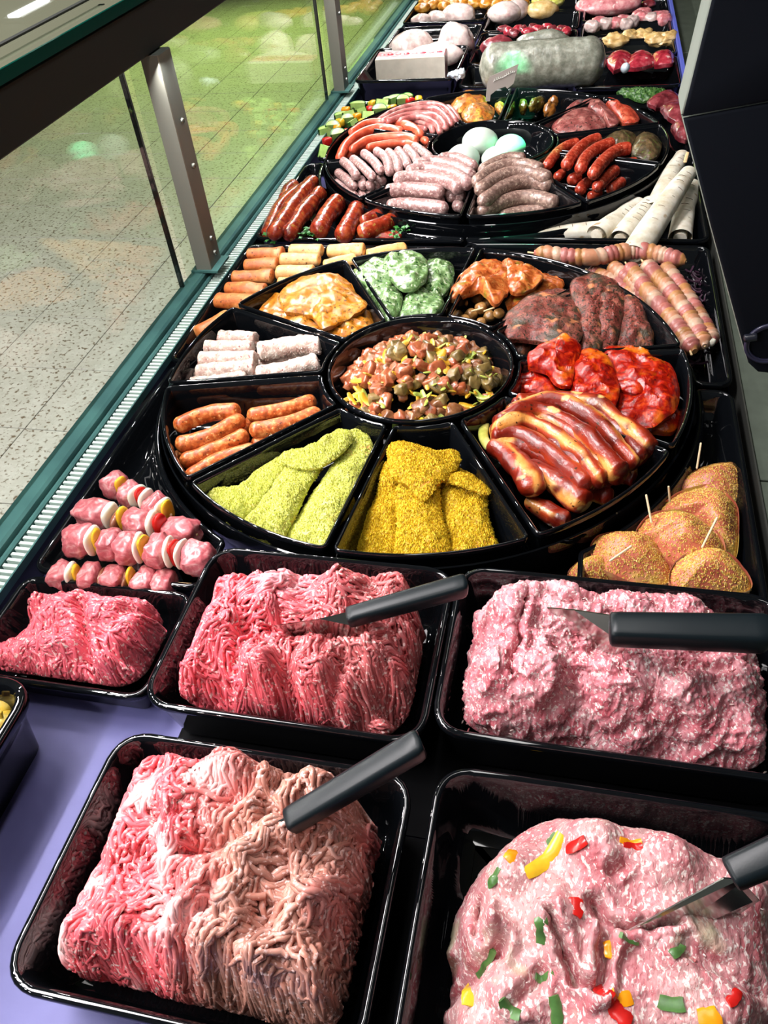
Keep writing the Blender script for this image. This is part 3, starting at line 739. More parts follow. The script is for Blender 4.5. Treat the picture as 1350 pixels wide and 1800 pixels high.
exL = strands(hA, gA, 1300, .014, .0022, 51, wig=1.2, lay=.013, ds=.0028, lenvar=.6, within=leftA)
mince('mince_heap', 'large heap of mince, pink on its left and browned on its right, in the front left tray', hA, gA, 240, 8, .0021, colA, 5, TA, extra=[exL, strands(hA, gA, 650, .045, .0021, 77, wig=1.0, lay=.014)], lay=.013, ln=.054, hw=.0082)
# -- heap B, middle
hB = Heap([(318, 1060, .03), (345, 1035, .04), (395, 1000, .05), (470, 998, .05), (520, 985, .06), (610, 990, .06), (650, 985, .06), (715, 1000, .05), (740, 1060, .035), (752, 1110, .02), (745, 1180, .01), (735, 1240, .005), (690, 1262, 0), (710, 1305, -.008), (640, 1300, -.008),
           (520, 1280, -.005), (400, 1255, -.005), (300, 1250, -.01), (275, 1225, -.01), (270, 1190, 0), (320, 1140, .01), (300, 1110, .02)],
          [(470, 1040, .062), (600, 1030, .068), (690, 1030, .058), (380, 1090, .06), (330, 1180, .035), (450, 1170, .062), (550, 1180, .06), (650, 1150, .052), (700, 1180, .035), (560, 1110, .044), (630, 1110, .044), (420, 1220, .04), (600, 1240, .032)],
          TF, rim=.022, clump=.0105, cf=28, seed=2, cracks=(([(480, 1105), (560, 1118), (660, 1128)], .012, .006), ([(470, 1130), (440, 1200), (440, 1260)], .008, .005), ([(600, 1160), (570, 1240), (520, 1270)], .008, .005), ([(620, 1010), (700, 1040)], .008, .004)), box=(-.316, -.103, .331, .484))
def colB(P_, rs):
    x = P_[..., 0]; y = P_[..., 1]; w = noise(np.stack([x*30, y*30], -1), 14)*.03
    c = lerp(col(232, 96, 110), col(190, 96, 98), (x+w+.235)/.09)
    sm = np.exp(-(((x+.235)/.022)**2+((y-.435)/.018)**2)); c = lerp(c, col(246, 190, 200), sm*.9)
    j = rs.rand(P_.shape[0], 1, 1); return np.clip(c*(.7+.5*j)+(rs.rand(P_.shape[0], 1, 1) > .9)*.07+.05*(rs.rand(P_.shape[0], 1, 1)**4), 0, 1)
gB = [[(640, 1000), (520, 1010), (420, 1020), (330, 1060)], [(730, 1050), (640, 1010)], [(380, 1080), (320, 1150), (285, 1225)], [(460, 1110), (400, 1170), (370, 1250)], [(480, 1120), (540, 1180), (560, 1250)], [(600, 1150), (500, 1190), (460, 1260)],
      [(640, 1130), (660, 1200), (720, 1230)], [(700, 1080), (735, 1160), (725, 1230)], [(560, 1230), (640, 1240), (700, 1290)], [(450, 1070), (550, 1060), (640, 1060)]]
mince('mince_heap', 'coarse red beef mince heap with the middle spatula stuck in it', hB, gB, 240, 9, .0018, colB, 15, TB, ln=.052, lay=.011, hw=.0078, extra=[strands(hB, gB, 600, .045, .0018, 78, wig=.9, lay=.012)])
# -- heap C, the shallow tray at the left
hC = Heap([(-40, 1150, -.005), (20, 1115, 0), (50, 1085, .005), (33, 1065, .01), (60, 1030, .02), (150, 1030, .025), (200, 1040, .02), (255, 1040, .018), (272, 1062, .01), (262, 1078, .01), (292, 1100, .0), (255, 1160, -.01), (232, 1222, -.015), (150, 1212, -.015), (40, 1205, -.015), (-60, 1180, -.015)],
          [(100, 1070, .03), (190, 1075, .03), (80, 1150, .015), (180, 1150, .018), (20, 1160, .008), (125, 1100, .018), (230, 1100, .02)], -.036, rim=.014, clump=.006, cf=34, seed=3, cracks=(([(128, 1035), (130, 1100), (150, 1210)], .012, .005), ([(20, 1115), (130, 1110), (290, 1115)], .010, .006)), box=(-.575, -.364, .347, .446))
def colC(P_, rs):
    j = rs.rand(P_.shape[0], 1, 1); return np.clip(col(222, 98, 114)*(.8+.35*j)*np.ones(P_.shape), 0, 1)
gC = [[(60, 1050), (100, 1080), (120, 1110)], [(130, 1040), (190, 1060), (260, 1060)], [(140, 1070), (210, 1090), (280, 1100)], [(120, 1120), (60, 1160), (10, 1190)], [(150, 1120), (200, 1160), (230, 1210)], [(120, 1150), (140, 1210)], [(100, 1180), (0, 1170)], [(60, 1040), (50, 1080)]]
mince('mince_heap', 'fine pink beef mince in the shallow tray at the left edge', hC, gC, 130, 8, .0018, colC, 25, TC, lay=.007, ln=.055, hw=.0075, extra=[strands(hC, gC, 260, .045, .0018, 79, wig=.8, lay=.007)])
# -- heap D, pale pork mince
hD = Heap([(775, 1130, .035), (800, 1080, .045), (840, 1020, .055), (905, 992, .065), (1000, 998, .07), (1100, 1010, .065), (1165, 1010, .06), (1230, 1035, .05), (1280, 1070, .035), (1345, 1070, .03), (1420, 1120, .02), (1420, 1380, 0), (1350, 1362, -.005), (1150, 1340, -.005), (1000, 1320, -.005), (800, 1290, -.005), (775, 1255, 0), (762, 1200, .01)],
          [(900, 1060, .075), (1000, 1050, .075), (860, 1150, .07), (950, 1180, .075), (1100, 1050, .07), (1200, 1070, .062), (1100, 1180, .058), (1200, 1220, .055), (1300, 1180, .045), (1320, 1290, .04), (1000, 1260, .055), (880, 1240, .055), (1150, 1290, .042)],
          TF, rim=.034, clump=.008, cf=22, seed=6, box=(-.064, .187, .343, .490), res=.0008, cracks=(([(925, 1075), (910, 1130), (900, 1190)], .012, .003), ([(960, 1070), (1020, 1110), (1110, 1150)], .010, .0035), ([(1110, 1020), (1135, 1040)], .01, .003), ([(930, 1280), (1010, 1255), (1050, 1240)], .01, .004), ([(1230, 1300), (1290, 1290), (1345, 1310)], .008, .004)))
hD.Z = hD.Z+0
def pale_meat(name, lo, mid, hi, fat, fs=400, extra=(), rough=.38):
    s = NT(name); mp = s.n('Mapping'); s.l(s.tc.outputs['Object'], mp.inputs[0]); mp.inputs['Scale'].default_value = (1, .55, 1); mp.inputs['Rotation'].default_value = (0, 0, .5)
    def nz(sc, d=2, dist=.6):
        n = s.n('TexNoise', _Scale=sc, _Detail=d, _Distortion=dist); s.l(mp.outputs[0], n.inputs['Vector']); return n.outputs['Fac']
    c = s.ramp(nz(70, 4), [(.3, lo), (.5, mid), (.68, hi)])
    c = s.mix(s.step(nz(28, 2), .52, .7), c, hi)
    c = s.mix(s.step(nz(fs, 2), .55, .62), c, fat); c = s.mix(s.math('MULTIPLY', s.step(nz(fs*1.6, 1), .62, .68), .7), c, lo)
    for a in extra: c = s.mix(s.step(s.noise(a[0], 2), a[1], a[2]), c, a[3])
    s.set(c, rough, sss=.15); s.bump(nz(fs*1.2, 3), .6, .0012); return s.m
PORK = pale_meat('pork_mince', (186, 88, 100), (206, 122, 132), (214, 152, 158), (240, 224, 220))
Vp, Fp = puff(*hD.surf(), [(55, .0040, True, 30), (140, .0015, True, 31), (340, .0010, False, 32), (700, .0010, False, 33)]); Vp = fit(Vp, TD)
CR = food('mince_crumb', (0, 0, 0), (0, 0, 0), (255, 240, 240), 300, .35, .2, 900, tint=True, sss=.15, bd=.0004)
def heap_crumbs(hp, n, size, seed, cols, zoff=.0006):
    rs = np.random.RandomState(seed); i = rs.choice(np.flatnonzero((hp.ins & (hp.d > .002)).ravel()), n)
    c = np.c_[hp.X.ravel()[i]+rs.rand(n)*hp.res, hp.Y.ravel()[i]+rs.rand(n)*hp.res, hp.Z.ravel()[i]+zoff]
    a = np.arange(8)*math.pi/4; k = 5; th = rs.rand(n)*6.28; L = size*(.6+.9*rs.rand(n)); 
    t = np.linspace(-1, 1, k); P_ = c[:, None]+L[:, None, None]*t[None, :, None]*np.stack([np.cos(th), np.sin(th), .10*rs.randn(n)], 1)[:, None]
    rd = size*(.35+.3*rs.rand(n, 1))*np.array([.3, .85, 1, .85, .3])[None]
    V, F_ = tubes(P_, rd, 5); cc = np.array(cols)[rs.randint(0, len(cols), n)]; cc = cc*(.85+.3*rs.rand(n, 1))
    return V, F_, np.repeat(cc, k*5, 0)
Vc, Fc, Cc = heap_crumbs(hD, 900, .0015, 3, [col(238, 210, 204), col(246, 228, 220), col(214, 130, 136), col(206, 112, 120), col(226, 160, 162)])
o = thing('pork_mince_heap', 'big heap of pale pork mince with white fat flecks, a spatula resting across it', 'minced meat', (.06, .41, TF))
m_ = mk('mince_mass', Vp, Fp, PORK, o, sharp=False); m_ = mk('mince_crumbs', Vc, Fc, CR, o, col=Cc, sharp=False); m_['kind'] = 'stuff'
# -- heap E, seasoned mince with peppers
hE = Heap([(752, 1665, .01), (775, 1640, .02), (800, 1560, .03), (850, 1475, .04), (920, 1408, .05), (990, 1384, .055), (1060, 1386, .06), (1150, 1405, .06), (1240, 1440, .055), (1320, 1478, .05), (1400, 1530, .04), (1430, 1700, .03), (1400, 1900, .02), (1000, 1960, .01), (790, 1890, .01), (775, 1800, .01), (775, 1740, .005), (790, 1705, .0)],
          [(900, 1520, .072), (1050, 1470, .085), (1180, 1500, .085), (860, 1620, .06), (980, 1600, .078), (1050, 1660, .068), (1200, 1650, .075), (1300, 1560, .07), (900, 1740, .06), (1080, 1780, .066), (1250, 1760, .07), (830, 1780, .045)],
          TF, rim=.034, clump=.0018, cf=14, seed=8, box=(-.051, .182, .080, .281), res=.0009, cracks=(([(842, 1570), (840, 1610), (845, 1645)], .020, .0035), ([(775, 1705), (830, 1690), (870, 1665)], .020, .005), ([(960, 1630), (985, 1680), (1005, 1730), (1040, 1760)], .013, .0028), ([(1040, 1610), (1060, 1640), (1085, 1650)], .012, .004),
           ([(1060, 1660), (1055, 1710), (1045, 1760)], .012, .003), ([(1180, 1640), (1130, 1650), (1090, 1652)], .008, .003), ([(1200, 1690), (1260, 1720), (1320, 1750)], .006, .005), ([(1070, 1560), (1080, 1550), (1090, 1545)], .006, .003), ([(900, 1770), (940, 1740), (950, 1720)], .007, .004)))

PEPM = pale_meat('seasoned_mince', (182, 90, 98), (190, 126, 130), (192, 148, 146), (232, 214, 208), 400, rough=.5, extra=((24, .60, .72, (176, 166, 138)),))
o = thing('seasoned_mince_loaf', 'smooth rounded mass of pink mince with pepper pieces, in the nearest right tray', 'minced meat', (.07, .2, TF))
Ve, Fe = puff(*hE.surf(), [(42, .0013, True, 40), (140, .0007, False, 41), (420, .0006, False, 42)]); mk('mince_mass', fit(Ve, TE), Fe, PEPM, o, sharp=False)
Vc, Fc, Cc = heap_crumbs(hE, 160, .0010, 4, [col(238, 214, 206), col(246, 230, 222), col(206, 120, 120), col(222, 168, 160)], -.0004)
m_ = mk('mince_crumbs', Vc, Fc, CR, o, col=Cc, sharp=False); m_['kind'] = 'stuff'
PY = plain('pepper_yellow', (216, 172, 40), .25, var=.08, sss=.1); PO = plain('pepper_orange', (236, 150, 22), .25, var=.08, sss=.1)
PR = plain('pepper_red', (186, 30, 26), .22, var=.1, sss=.1); PG = plain('pepper_green', (74, 112, 58), .3, var=.2, sss=.1)
def embed(par, hp, px, py, L, W, ang, mat, name, lift=.0012, seed=0):
    # follow the ray down to the heap
    for z in np.arange(.12, -.03, -.0007):
        q = at(px, py, z)
        if z < float(hp.h(q[0], q[1])): break
    a = np.linspace(-1, 1, 7); c, s_ = math.cos(ang), math.sin(ang); pts = []
    for t in a:
        x = q[0]+c*L*t-s_*.15*L*t*t; y = q[1]+s_*L*t+c*.15*L*t*t; pts.append((x, y, float(hp.h(x, y))+lift))
    V, F_ = tubes(np.array(pts)[None], (W*np.array([.85, 1.0, 1.05, .95, 1.02, 1.0, .9]))[None], 6, .30)
    F_ = F_.tolist()+[list(range(6)), list(range(36, 42))[::-1]]
    return mk(name, V+.0006*noise(V*400, seed)[:, None], F_, mat, par)
rs = random.Random(4)
for k, (x, y, L, W, a, m) in enumerate(((928, 1443, .006, .0052, 1.4, PY), (900, 1504, .0055, .0042, 1.2, PO), (962, 1512, .0185, .0046, .95, PY), (976, 1482, .005, .005, .9, PG), (1013, 1487, .0055, .0035, .3, PR), (1045, 1412, .0045, .0028, .4, PG),
        (1108, 1485, .007, .0026, .1, PO), (1112, 1492, .006, .0028, .1, PR), (871, 1545, .005, .003, .8, PG), (1011, 1595, .0055, .005, 1.6, PR), (1239, 1455, .005, .003, 1.9, PG), (953, 1634, .006, .004, 1.8, PG), (853, 1692, .006, .0038, .7, PG),
        (826, 1749, .0075, .005, 1.75, PY), (1072, 1672, .005, .0035, 1.7, PO), (1068, 1748, .0075, .004, -.8, PR), (1092, 1757, .006, .004, .2, PO), (1090, 1785, .0065, .0045, -.6, PR), (1180, 1767, .007, .004, 0, PG), (1245, 1790, .006, .005, .3, PO), (978, 1778, .007, .0035, 1.8, PG),
        (896, 1778, .0065, .0035, -.5, PG), (957, 1720, .005, .0028, .2, PG), (1105, 1654, .006, .002, 0, PG), (1290, 1755, .005, .003, .9, PR), (1190, 1672, .005, .003, .9, PG))):
    embed(o, hE, x, y, L, W, a, m, {'pepper_yellow': 'yellow_pepper_piece', 'pepper_orange': 'orange_pepper_piece', 'pepper_red': 'red_pepper_piece', 'pepper_green': 'green_pepper_piece'}[m.name], seed=k)
# ---------------------------------------------------------------- spatulas
HND = plain('handle_black', (13, 22, 26), .36, bump=.05, scale=900); HND.node_tree.nodes['Principled BSDF'].inputs['Specular IOR Level'].default_value = .3; BLD = plain('spatula_steel', (190, 188, 184), .16, 1, .02, 40)
def spatula(label, a, b, wd, hd, blade, edge_z=0):
    A, B = at(*a), at(*b); ax = B-A; L = np.linalg.norm(ax); ax /= L
    sd = np.cross(ax, (0, 0, 1)); sd /= np.linalg.norm(sd); up = np.cross(sd, ax)
    t = thing('spatula', label, 'spatula', (A[0], A[1], min(A[2], B[2])-.03))
    an = np.arange(20)*2*math.pi/20
    def ring(p, w, h, sl=0): 
        cx = np.sign(np.cos(an))*np.abs(np.cos(an))**.55*w; cy = np.sign(np.sin(an))*np.abs(np.sin(an))**.55*h
        return p+sd*cx[:, None]+up*cy[:, None]+ax*(sl*cy[:, None])
    q = [(0, .55, .5), (.006, .85, .8), (.02, .98, .95), (.06, 1, 1), (.5, 1.06, 1.03), (.9, 1.1, 1.08), (.955, 1.1, 1.1), (.985, 1.0, 1.02), (1.0, .8, .82)]
    mk('handle', *loft([ring(A+ax*L*f, wd*w, hd*h, .25 if f > .9 else 0) for f, w, h in q]), HND, t)
    Bp = np.array([at(*p) for p in blade]); n = np.cross(Bp[1]-Bp[0], Bp[2]-Bp[0]); n /= np.linalg.norm(n)
    V = np.vstack([Bp+n*.0006, Bp-n*.0006]); m = len(Bp)
    mk('blade', V, [list(range(m)), list(range(m, 2*m))[::-1]]+[[j, m+j, m+(j+1) % m, (j+1) % m] for j in range(m)], BLD, t, smooth=False, )
    return t
spatula('black-handled spatula sticking out of the front left mince', (506, 1446, .085), (742, 1306, .125), .0088, .0078, [(356, 1508, .070), (498, 1438, .090), (520, 1436, .091), (520, 1466, .080), (470, 1510, .055), (380, 1530, .045)])
spatula('black-handled spatula stuck in the coarse red mince at the centre', (610, 1086, .075), (820, 1028, .092), .0085, .0075, [(478, 1100, .072), (560, 1088, .076), (618, 1074, .080), (618, 1100, .072), (648, 1118, .05), (600, 1140, .03), (520, 1125, .035)])
spatula('black-handled spatula lying across the pale pork mince', (1070, 1106, .100), (1352, 1114, .108), .0125, .0105, [(962, 1068, .082), (1010, 1072, .090), (1078, 1082, .098), (1085, 1124, .088), (1122, 1164, .055), (1060, 1150, .05), (1000, 1110, .05)])
spatula('black-handled spatula cut by the right edge, in the mince with peppers', (1282, 1538, .105), (1470, 1455, .13), .0095, .0085, [(1084, 1647, .070), (1272, 1543, .105), (1300, 1545, .104), (1335, 1582, .088), (1270, 1625, .055), (1150, 1665, .05)])
# ---------------------------------------------------------------- foods of the near platter (z: bowl floor -.026, rim +.032)
def rolls(items, name, cat, labels, mat, z, r, group=None, **k):
    """items: (pixel path, optional z, optional r)"""
    out = []
    for i, it in enumerate(items):
        path = it[0]; zz = it[1] if len(it) > 1 and it[1] is not None else z; rr = (it[2] if len(it) > 2 else r)*1.13
        V, F_ = roll_mesh(px3(path, zz), rr, seed=i+int(zz*1000)+len(items), **k)
        o = mk(name, V, F_, mat); tag(o, labels[i] if isinstance(labels, (list, tuple)) else labels % (ORD[i] if i < 14 else str(i)), cat, group); out.append(o)
    return out
# brown finger sausages
CEV = food('brown_minced_sausage', (120, 52, 22), (190, 92, 38), (226, 150, 84), 130, .34, .5, 260, flecks=((240, .62, .70, (232, 172, 110)), (200, .66, .72, (96, 40, 18))))
rolls([([(328, 842), (390, 808), (452, 790)], .004, .0095), ([(316, 814), (380, 790), (436, 762)], .008, .0092), ([(308, 784), (370, 768), (430, 735)], .016, .0098), ([(306, 752), (365, 728), (424, 722)], .018, .0095),
       ([(434, 732), (500, 720), (556, 703)], .010, .0088), ([(438, 758), (500, 748), (566, 725)], .010, .0098), ([(440, 782), (480, 778), (510, 766)], -.006, .009), ([(312, 800), (340, 800), (370, 800)], -.012, .009), ([(430, 745), (500, 735), (550, 722)], -.012, .009), ([(360, 790), (400, 770), (440, 750)], -.014, .009)],
      'finger_sausage', 'sausage', ['nearest of the brown finger sausages, lowest in its wedge bowl', 'second nearest brown finger sausage on the left side of the bowl', 'third brown finger sausage from the front, left side', 'rearmost left brown finger sausage, slightly arched',
      'rear brown finger sausage on the right, towards the centre bowl', 'front brown finger sausage on the right, towards the centre bowl', 'short brown finger sausage tucked under the right pair', 'brown finger sausage end in the bottom layer by the bowl rim', 'brown finger sausage in the bottom layer under the right pair', 'brown finger sausage in the bottom layer at the middle'],
      CEV, 0, .0095, amp=.0011, end=.9, n=30, seg=18)
# pale coated rolls
WRL = food('pale_coated_roll', (168, 118, 108), (208, 182, 168), (236, 224, 212), 95, .55, .8, 420, flecks=((320, .60, .66, (240, 232, 222)), (170, .66, .72, (150, 84, 80))), bd=.0016)
gr = rolls([([(334, 680), (436, 664)], .006, .0105), ([(344, 655), (450, 646)], .014, .0105), ([(350, 633), (452, 630)], .018, .010), ([(360, 612), (446, 612)], .016, .0095), ([(384, 594), (452, 596)], .014, .0095),
       ([(450, 662), (510, 650), (560, 636)], .012, .0115), ([(452, 620), (510, 608), (566, 604)], .018, .0125), ([(450, 640), (560, 622)], -.006, .011), ([(340, 668), (450, 640)], -.012, .011)],
      'coated_roll', 'meat roll', ['nearest pale coated roll on the left, lowest in its bowl', 'second pale coated roll from the front on the left', 'third pale coated roll from the front on the left', 'fourth pale coated roll from the front on the left', 'short rearmost pale coated roll on the left',
      'thick pale coated roll at the front right with dark ends', 'thick pale coated roll at the rear right', 'pale coated roll under the two thick right ones', 'pale coated roll in the bottom layer on the left'], WRL, 0, .01, amp=.0026, freq=170, wob=.10, end=.3, n=34, seg=20)
for i, g_ in enumerate(gr[:7]):
    V = np.array([v.co for v in g_.data.vertices])+WL[g_.name]; V2, F2 = grains(V, [list(p.vertices) for p in g_.data.polygons], 1100, .0013, i)
    q = mk('coating', V2, F2, WRL, g_, smooth=False); q['kind'] = 'stuff'
# green crumbed strips, yellow crumbed pieces
def slabs(items, name, cat, mat, crumbs=None, **k):
    for i, (lab, px, z, t, *kw) in enumerate(items):
        kk = dict(k); kk.update(kw[0] if kw else {})
        out = np.array([at(x, y, z+t*.6)[:2] for x, y in px])
        V, F_ = slab_mesh(out, z, t, seed=i+len(items)*3, **kk)
        o = tag(mk(name, V, F_, mat), lab, cat)
        if crumbs:
            V2, F2 = grains(V, F_, crumbs[1], crumbs[2], i+7); q = mk('crumb_coating', V2, F2, crumbs[0], o, smooth=False); q['kind'] = 'stuff'
GC = food('green_crumb', (160, 158, 60), (200, 202, 92), (216, 214, 128), 60, .6, .6, 700, flecks=((26, .60, .70, (196, 140, 74)), (300, .62, .68, (120, 140, 50))))
GCR = food('green_crumb_grain', (146, 150, 50), (206, 208, 92), (230, 228, 156), 420, .65, 0)
slabs([('right green-yellow crumbed strip, the widest', [(501, 937), (540, 870), (585, 819), (612, 770), (640, 765), (655, 791), (636, 841), (602, 903), (568, 960), (523, 958)], -.004, .020, {'tilt': (0, .12)}),
       ('middle green-yellow crumbed strip running between the other two', [(417, 914), (470, 870), (507, 822), (545, 815), (570, 815), (540, 860), (500, 926), (467, 950), (433, 930)], .001, .018, {'tilt': (0, .10)}),
       ('left green-yellow crumbed strip with a curled tip at the rim', [(363, 872), (372, 864), (395, 872), (445, 838), (490, 805), (512, 819), (484, 847), (450, 881), (408, 914), (388, 900)], -.002, .018, {'tilt': (0, .08)}),
       ('top green-yellow crumbed strip lying across the back', [(490, 800), (515, 790), (545, 790), (580, 765), (608, 753), (619, 768), (600, 793), (560, 816), (518, 818)], .022, .014),
       ('green-yellow crumbed piece at the bottom front', [(470, 935), (520, 900), (570, 930), (580, 962), (530, 966), (490, 955)], -.018, .016)],
      'crumbed_strip', 'crumbed meat', GC, crumbs=(GCR, 4200, .0015), wav=.006, wf=42, dome=.6, amp=.0018, p=2.8, wr=.0016)
YC = food('golden_crumb', (140, 100, 8), (190, 150, 10), (214, 182, 30), 60, .55, .7, 600, flecks=((22, .58, .68, (196, 104, 20)),))
YCR = food('golden_crumb_grain', (138, 96, 4), (204, 166, 8), (238, 216, 70), 420, .6, 0)
slabs([('left golden-yellow crumbed piece leaning on the rim', [(680, 832), (706, 852), (704, 905), (692, 972), (660, 976), (624, 966), (640, 915), (662, 876)], -.006, .020, {'tilt': (0, .25)}),
       ('middle golden-yellow crumbed piece, widest in the bowl', [(700, 868), (765, 850), (776, 900), (794, 976), (745, 980), (694, 978), (698, 920)], .002, .020, {'tilt': (0, .25)}),
       ('right golden-yellow crumbed piece with a steep orange edge', [(770, 838), (846, 852), (860, 915), (880, 964), (840, 974), (798, 976), (784, 920)], -.004, .022, {'tilt': (0, .2)}),
       ('top golden-yellow crumbed lump folded over the others', [(681, 800), (686, 775), (712, 770), (760, 784), (806, 792), (802, 822), (772, 848), (744, 872), (714, 850), (690, 836)], .026, .018),
       ('narrow golden crumbed strip lying across the right piece', [(772, 826), (812, 832), (852, 850), (858, 864), (820, 856), (780, 842)], .026, .010),
       ('dark golden crumbed piece at the bottom left of the bowl', [(640, 890), (690, 880), (720, 960), (640, 968)], -.022, .014)],
      'crumbed_piece', 'crumbed meat', YC, crumbs=(YCR, 4200, .0017), wav=.006, wf=44, dome=.55, amp=.002, p=2.8, wr=.0015)
# streaky pork
BAC = food('marinated_pork', (118, 30, 14), (164, 60, 28), (255, 220, 170), 60, .30, .5, 240, flecks=((40, .64, .70, (226, 182, 112)), (190, .66, .70, (60, 26, 12))), coat=.35, coatr=.2, dist=1.5, sss=.08, tint=True)
def ribbons(items, name, cat, mat, group=None, **k):
    for i, (lab, path, z, r, fl) in enumerate(items):
        V, F_ = roll_mesh(px3(path, z), r, flat=fl, seed=i+3, **k); n_, s_ = k['n'], k['seg']
        a = np.tile(np.arange(s_)/s_, n_)[:len(V)]; u = np.repeat(np.arange(n_)/n_, s_)[:len(V)]
        w = noise(np.c_[u*7, a*9+i*5], 3+i)*.5; v = np.sin((a*2+w*.35+i*.37)*6.283)   # lengthwise bands of lean and fat
        cc = lerp(col(120, 30, 16), col(172, 62, 30), v*.6+.5); cc = lerp(cc, col(218, 156, 84), (v-.55)*3); cc = lerp(cc, col(88, 20, 12), (noise(V*70, i+9)-.25)*2)
        tag(mk(name, V, F_, mat, col=cc), lab, cat, group)
ribbons([('bottom streaky pork strip at the tip of the pile, near the front rim', [(925, 878), (955, 895), (985, 912), (1002, 918)], -.010, .010, 1.0),
         ('glazed pork strip at the lower right, half under the others', [(1000, 832), (1045, 862), (1075, 878)], -.004, .012, 1.1),
         ('broad glazed pork piece at the left front, curving down', [(868, 776), (895, 800), (925, 832), (940, 868)], .012, .016, .8),
         ('glazed pork strip second from the front, bending to the rim', [(920, 822), (965, 840), (1005, 868), (1030, 888)], .008, .0125, 1),
         ('glazed pork strip with a fat edge, third from the front', [(862, 772), (905, 765), (955, 788), (1000, 824), (1036, 860)], .019, .0112, 1.2),
         ('glazed pork strip in the middle with a bright fat line', [(864, 758), (920, 742), (975, 766), (1022, 806), (1060, 850)], .026, .0108, 1.25),
         ('glazed pork strip, third from the back', [(872, 744), (940, 722), (1000, 745), (1050, 790), (1092, 838)], .030, .0105, 1.3),
         ('glazed pork strip, second from the back', [(890, 728), (965, 708), (1030, 730), (1080, 776), (1118, 820)], .030, .0105, 1.3),
         ('rearmost glazed pork strip beside the red steaks', [(905, 712), (975, 702), (1045, 716), (1100, 755), (1146, 796)], .025, .0112, 1.2),
         ('thin glazed pork strip squeezed between the third and fourth ones', [(862, 764), (915, 752), (968, 776), (1012, 816), (1048, 856)], .018, .0100, 1.2),
         ('thin glazed pork strip under the middle of the pile', [(868, 790), (930, 790), (985, 820), (1025, 858)], .010, .0115, 1.1),
         ('thin glazed pork strip between the middle and third from the back', [(868, 750), (930, 731), (988, 755), (1036, 798), (1076, 845)], .022, .0100, 1.2),
         ('thin glazed pork strip between the two rearmost ones', [(898, 718), (970, 704), (1038, 722), (1090, 765), (1132, 808)], .022, .0100, 1.2),
         ('glazed pork strip lowest on the right', [(1060, 812), (1095, 830), (1120, 836)], .000, .012, 1.0)],
        'pork_strip', 'meat strip', BAC, amp=.0034, freq=62, wob=.30, n=44, seg=26, end=.7)
LEEKM = food('leek_pale', (150, 160, 60), (190, 190, 90), (220, 216, 150), 40, .35, .2)
tag(mk('leek_piece', *roll_mesh(px3([(852, 742), (850, 768), (862, 790)], .012), .006, flat=.6), LEEKM), 'pale green leek end at the left of the pork strips', 'leek')
# red steaks
RED = food('red_marinated_steak', (92, 8, 4), (160, 20, 6), (206, 66, 14), 60, .28, .5, 260, flecks=((26, .60, .70, (214, 110, 22)), (260, .68, .72, (70, 6, 4))), coat=.18, coatr=.2, dist=2.2, sss=.05)
def zo(l, s=2.25, ox=750, oy=400): return [(ox+a/s, oy+b/s) for a, b in l]
slabs([('red marinated steak low at the front right of its bowl', zo([(740, 730), (850, 720), (960, 690), (1010, 730), (980, 790), (900, 800), (800, 770)]), -.012, .020),
       ('red marinated steak at the far left, beside the centre bowl', zo([(345, 610), (380, 540), (440, 560), (520, 620), (530, 660), (450, 665), (370, 645)]), .004, .018),
       ('big red marinated steak at the front right with an orange patch', zo([(740, 640), (800, 560), (880, 520), (960, 550), (1000, 620), (990, 700), (900, 760), (800, 750), (740, 715)]), .010, .020, {'tilt': (.0, .15)}),
       ('round red marinated steak at the rear right', zo([(695, 480), (780, 458), (870, 475), (935, 545), (900, 610), (830, 650), (760, 620), (720, 560)]), .018, .018),
       ('round red marinated steak in the middle', zo([(575, 560), (600, 490), (690, 485), (745, 550), (765, 640), (730, 720), (650, 715), (570, 650)]), .020, .020),
       ('topmost red marinated steak with a pale fat fold at the left', zo([(400, 500), (440, 450), (500, 430), (560, 420), (610, 470), (590, 540), (570, 620), (510, 600), (470, 550), (400, 540)]), .026, .019)],
      'red_steak', 'steak', RED, wav=.006, wf=44, dome=.6, amp=.0012, p=2.8, wr=.0028, wrf=46)
# pepper steaks
PEP = food('pepper_steak', (84, 34, 30), (128, 60, 50), (170, 98, 80), 48, .42, .9, 420, flecks=((42, .46, .66, (64, 54, 38)), (300, .54, .62, (40, 34, 20)), (36, .62, .68, (196, 124, 82))), dist=1)
slabs([('pepper-coated neck steak at the far right', zo([(770, 300), (850, 310), (890, 375), (900, 430), (820, 445), (750, 440)]), .004, .022, {'tilt': (-.1, .25)}),
       ('pepper-coated neck steak slice second from the right', zo([(690, 260), (760, 250), (795, 290), (785, 350), (740, 440), (670, 460), (650, 380)]), .010, .024, {'tilt': (-.1, .2)}),
       ('tall pepper-coated neck steak in the middle of its bowl', zo([(565, 240), (640, 203), (715, 208), (770, 250), (740, 330), (690, 450), (640, 465), (600, 430), (590, 340)]), .016, .022, {'tilt': (-.1, .15)}),
       ('small pinkish neck steak piece at the lower left', zo([(300, 400), (360, 395), (420, 430), (400, 485), (350, 492), (310, 465)]), -.004, .020),
       ('large pepper-crusted neck steak at the front left', zo([(300, 365), (340, 300), (430, 245), (530, 230), (600, 275), (622, 360), (605, 440), (520, 455), (420, 430), (320, 430)]), .018, .022)],
      'pepper_steak', 'steak', PEP, wav=.004, wf=45, dome=.7, amp=.0016, p=2.5, wr=.002)
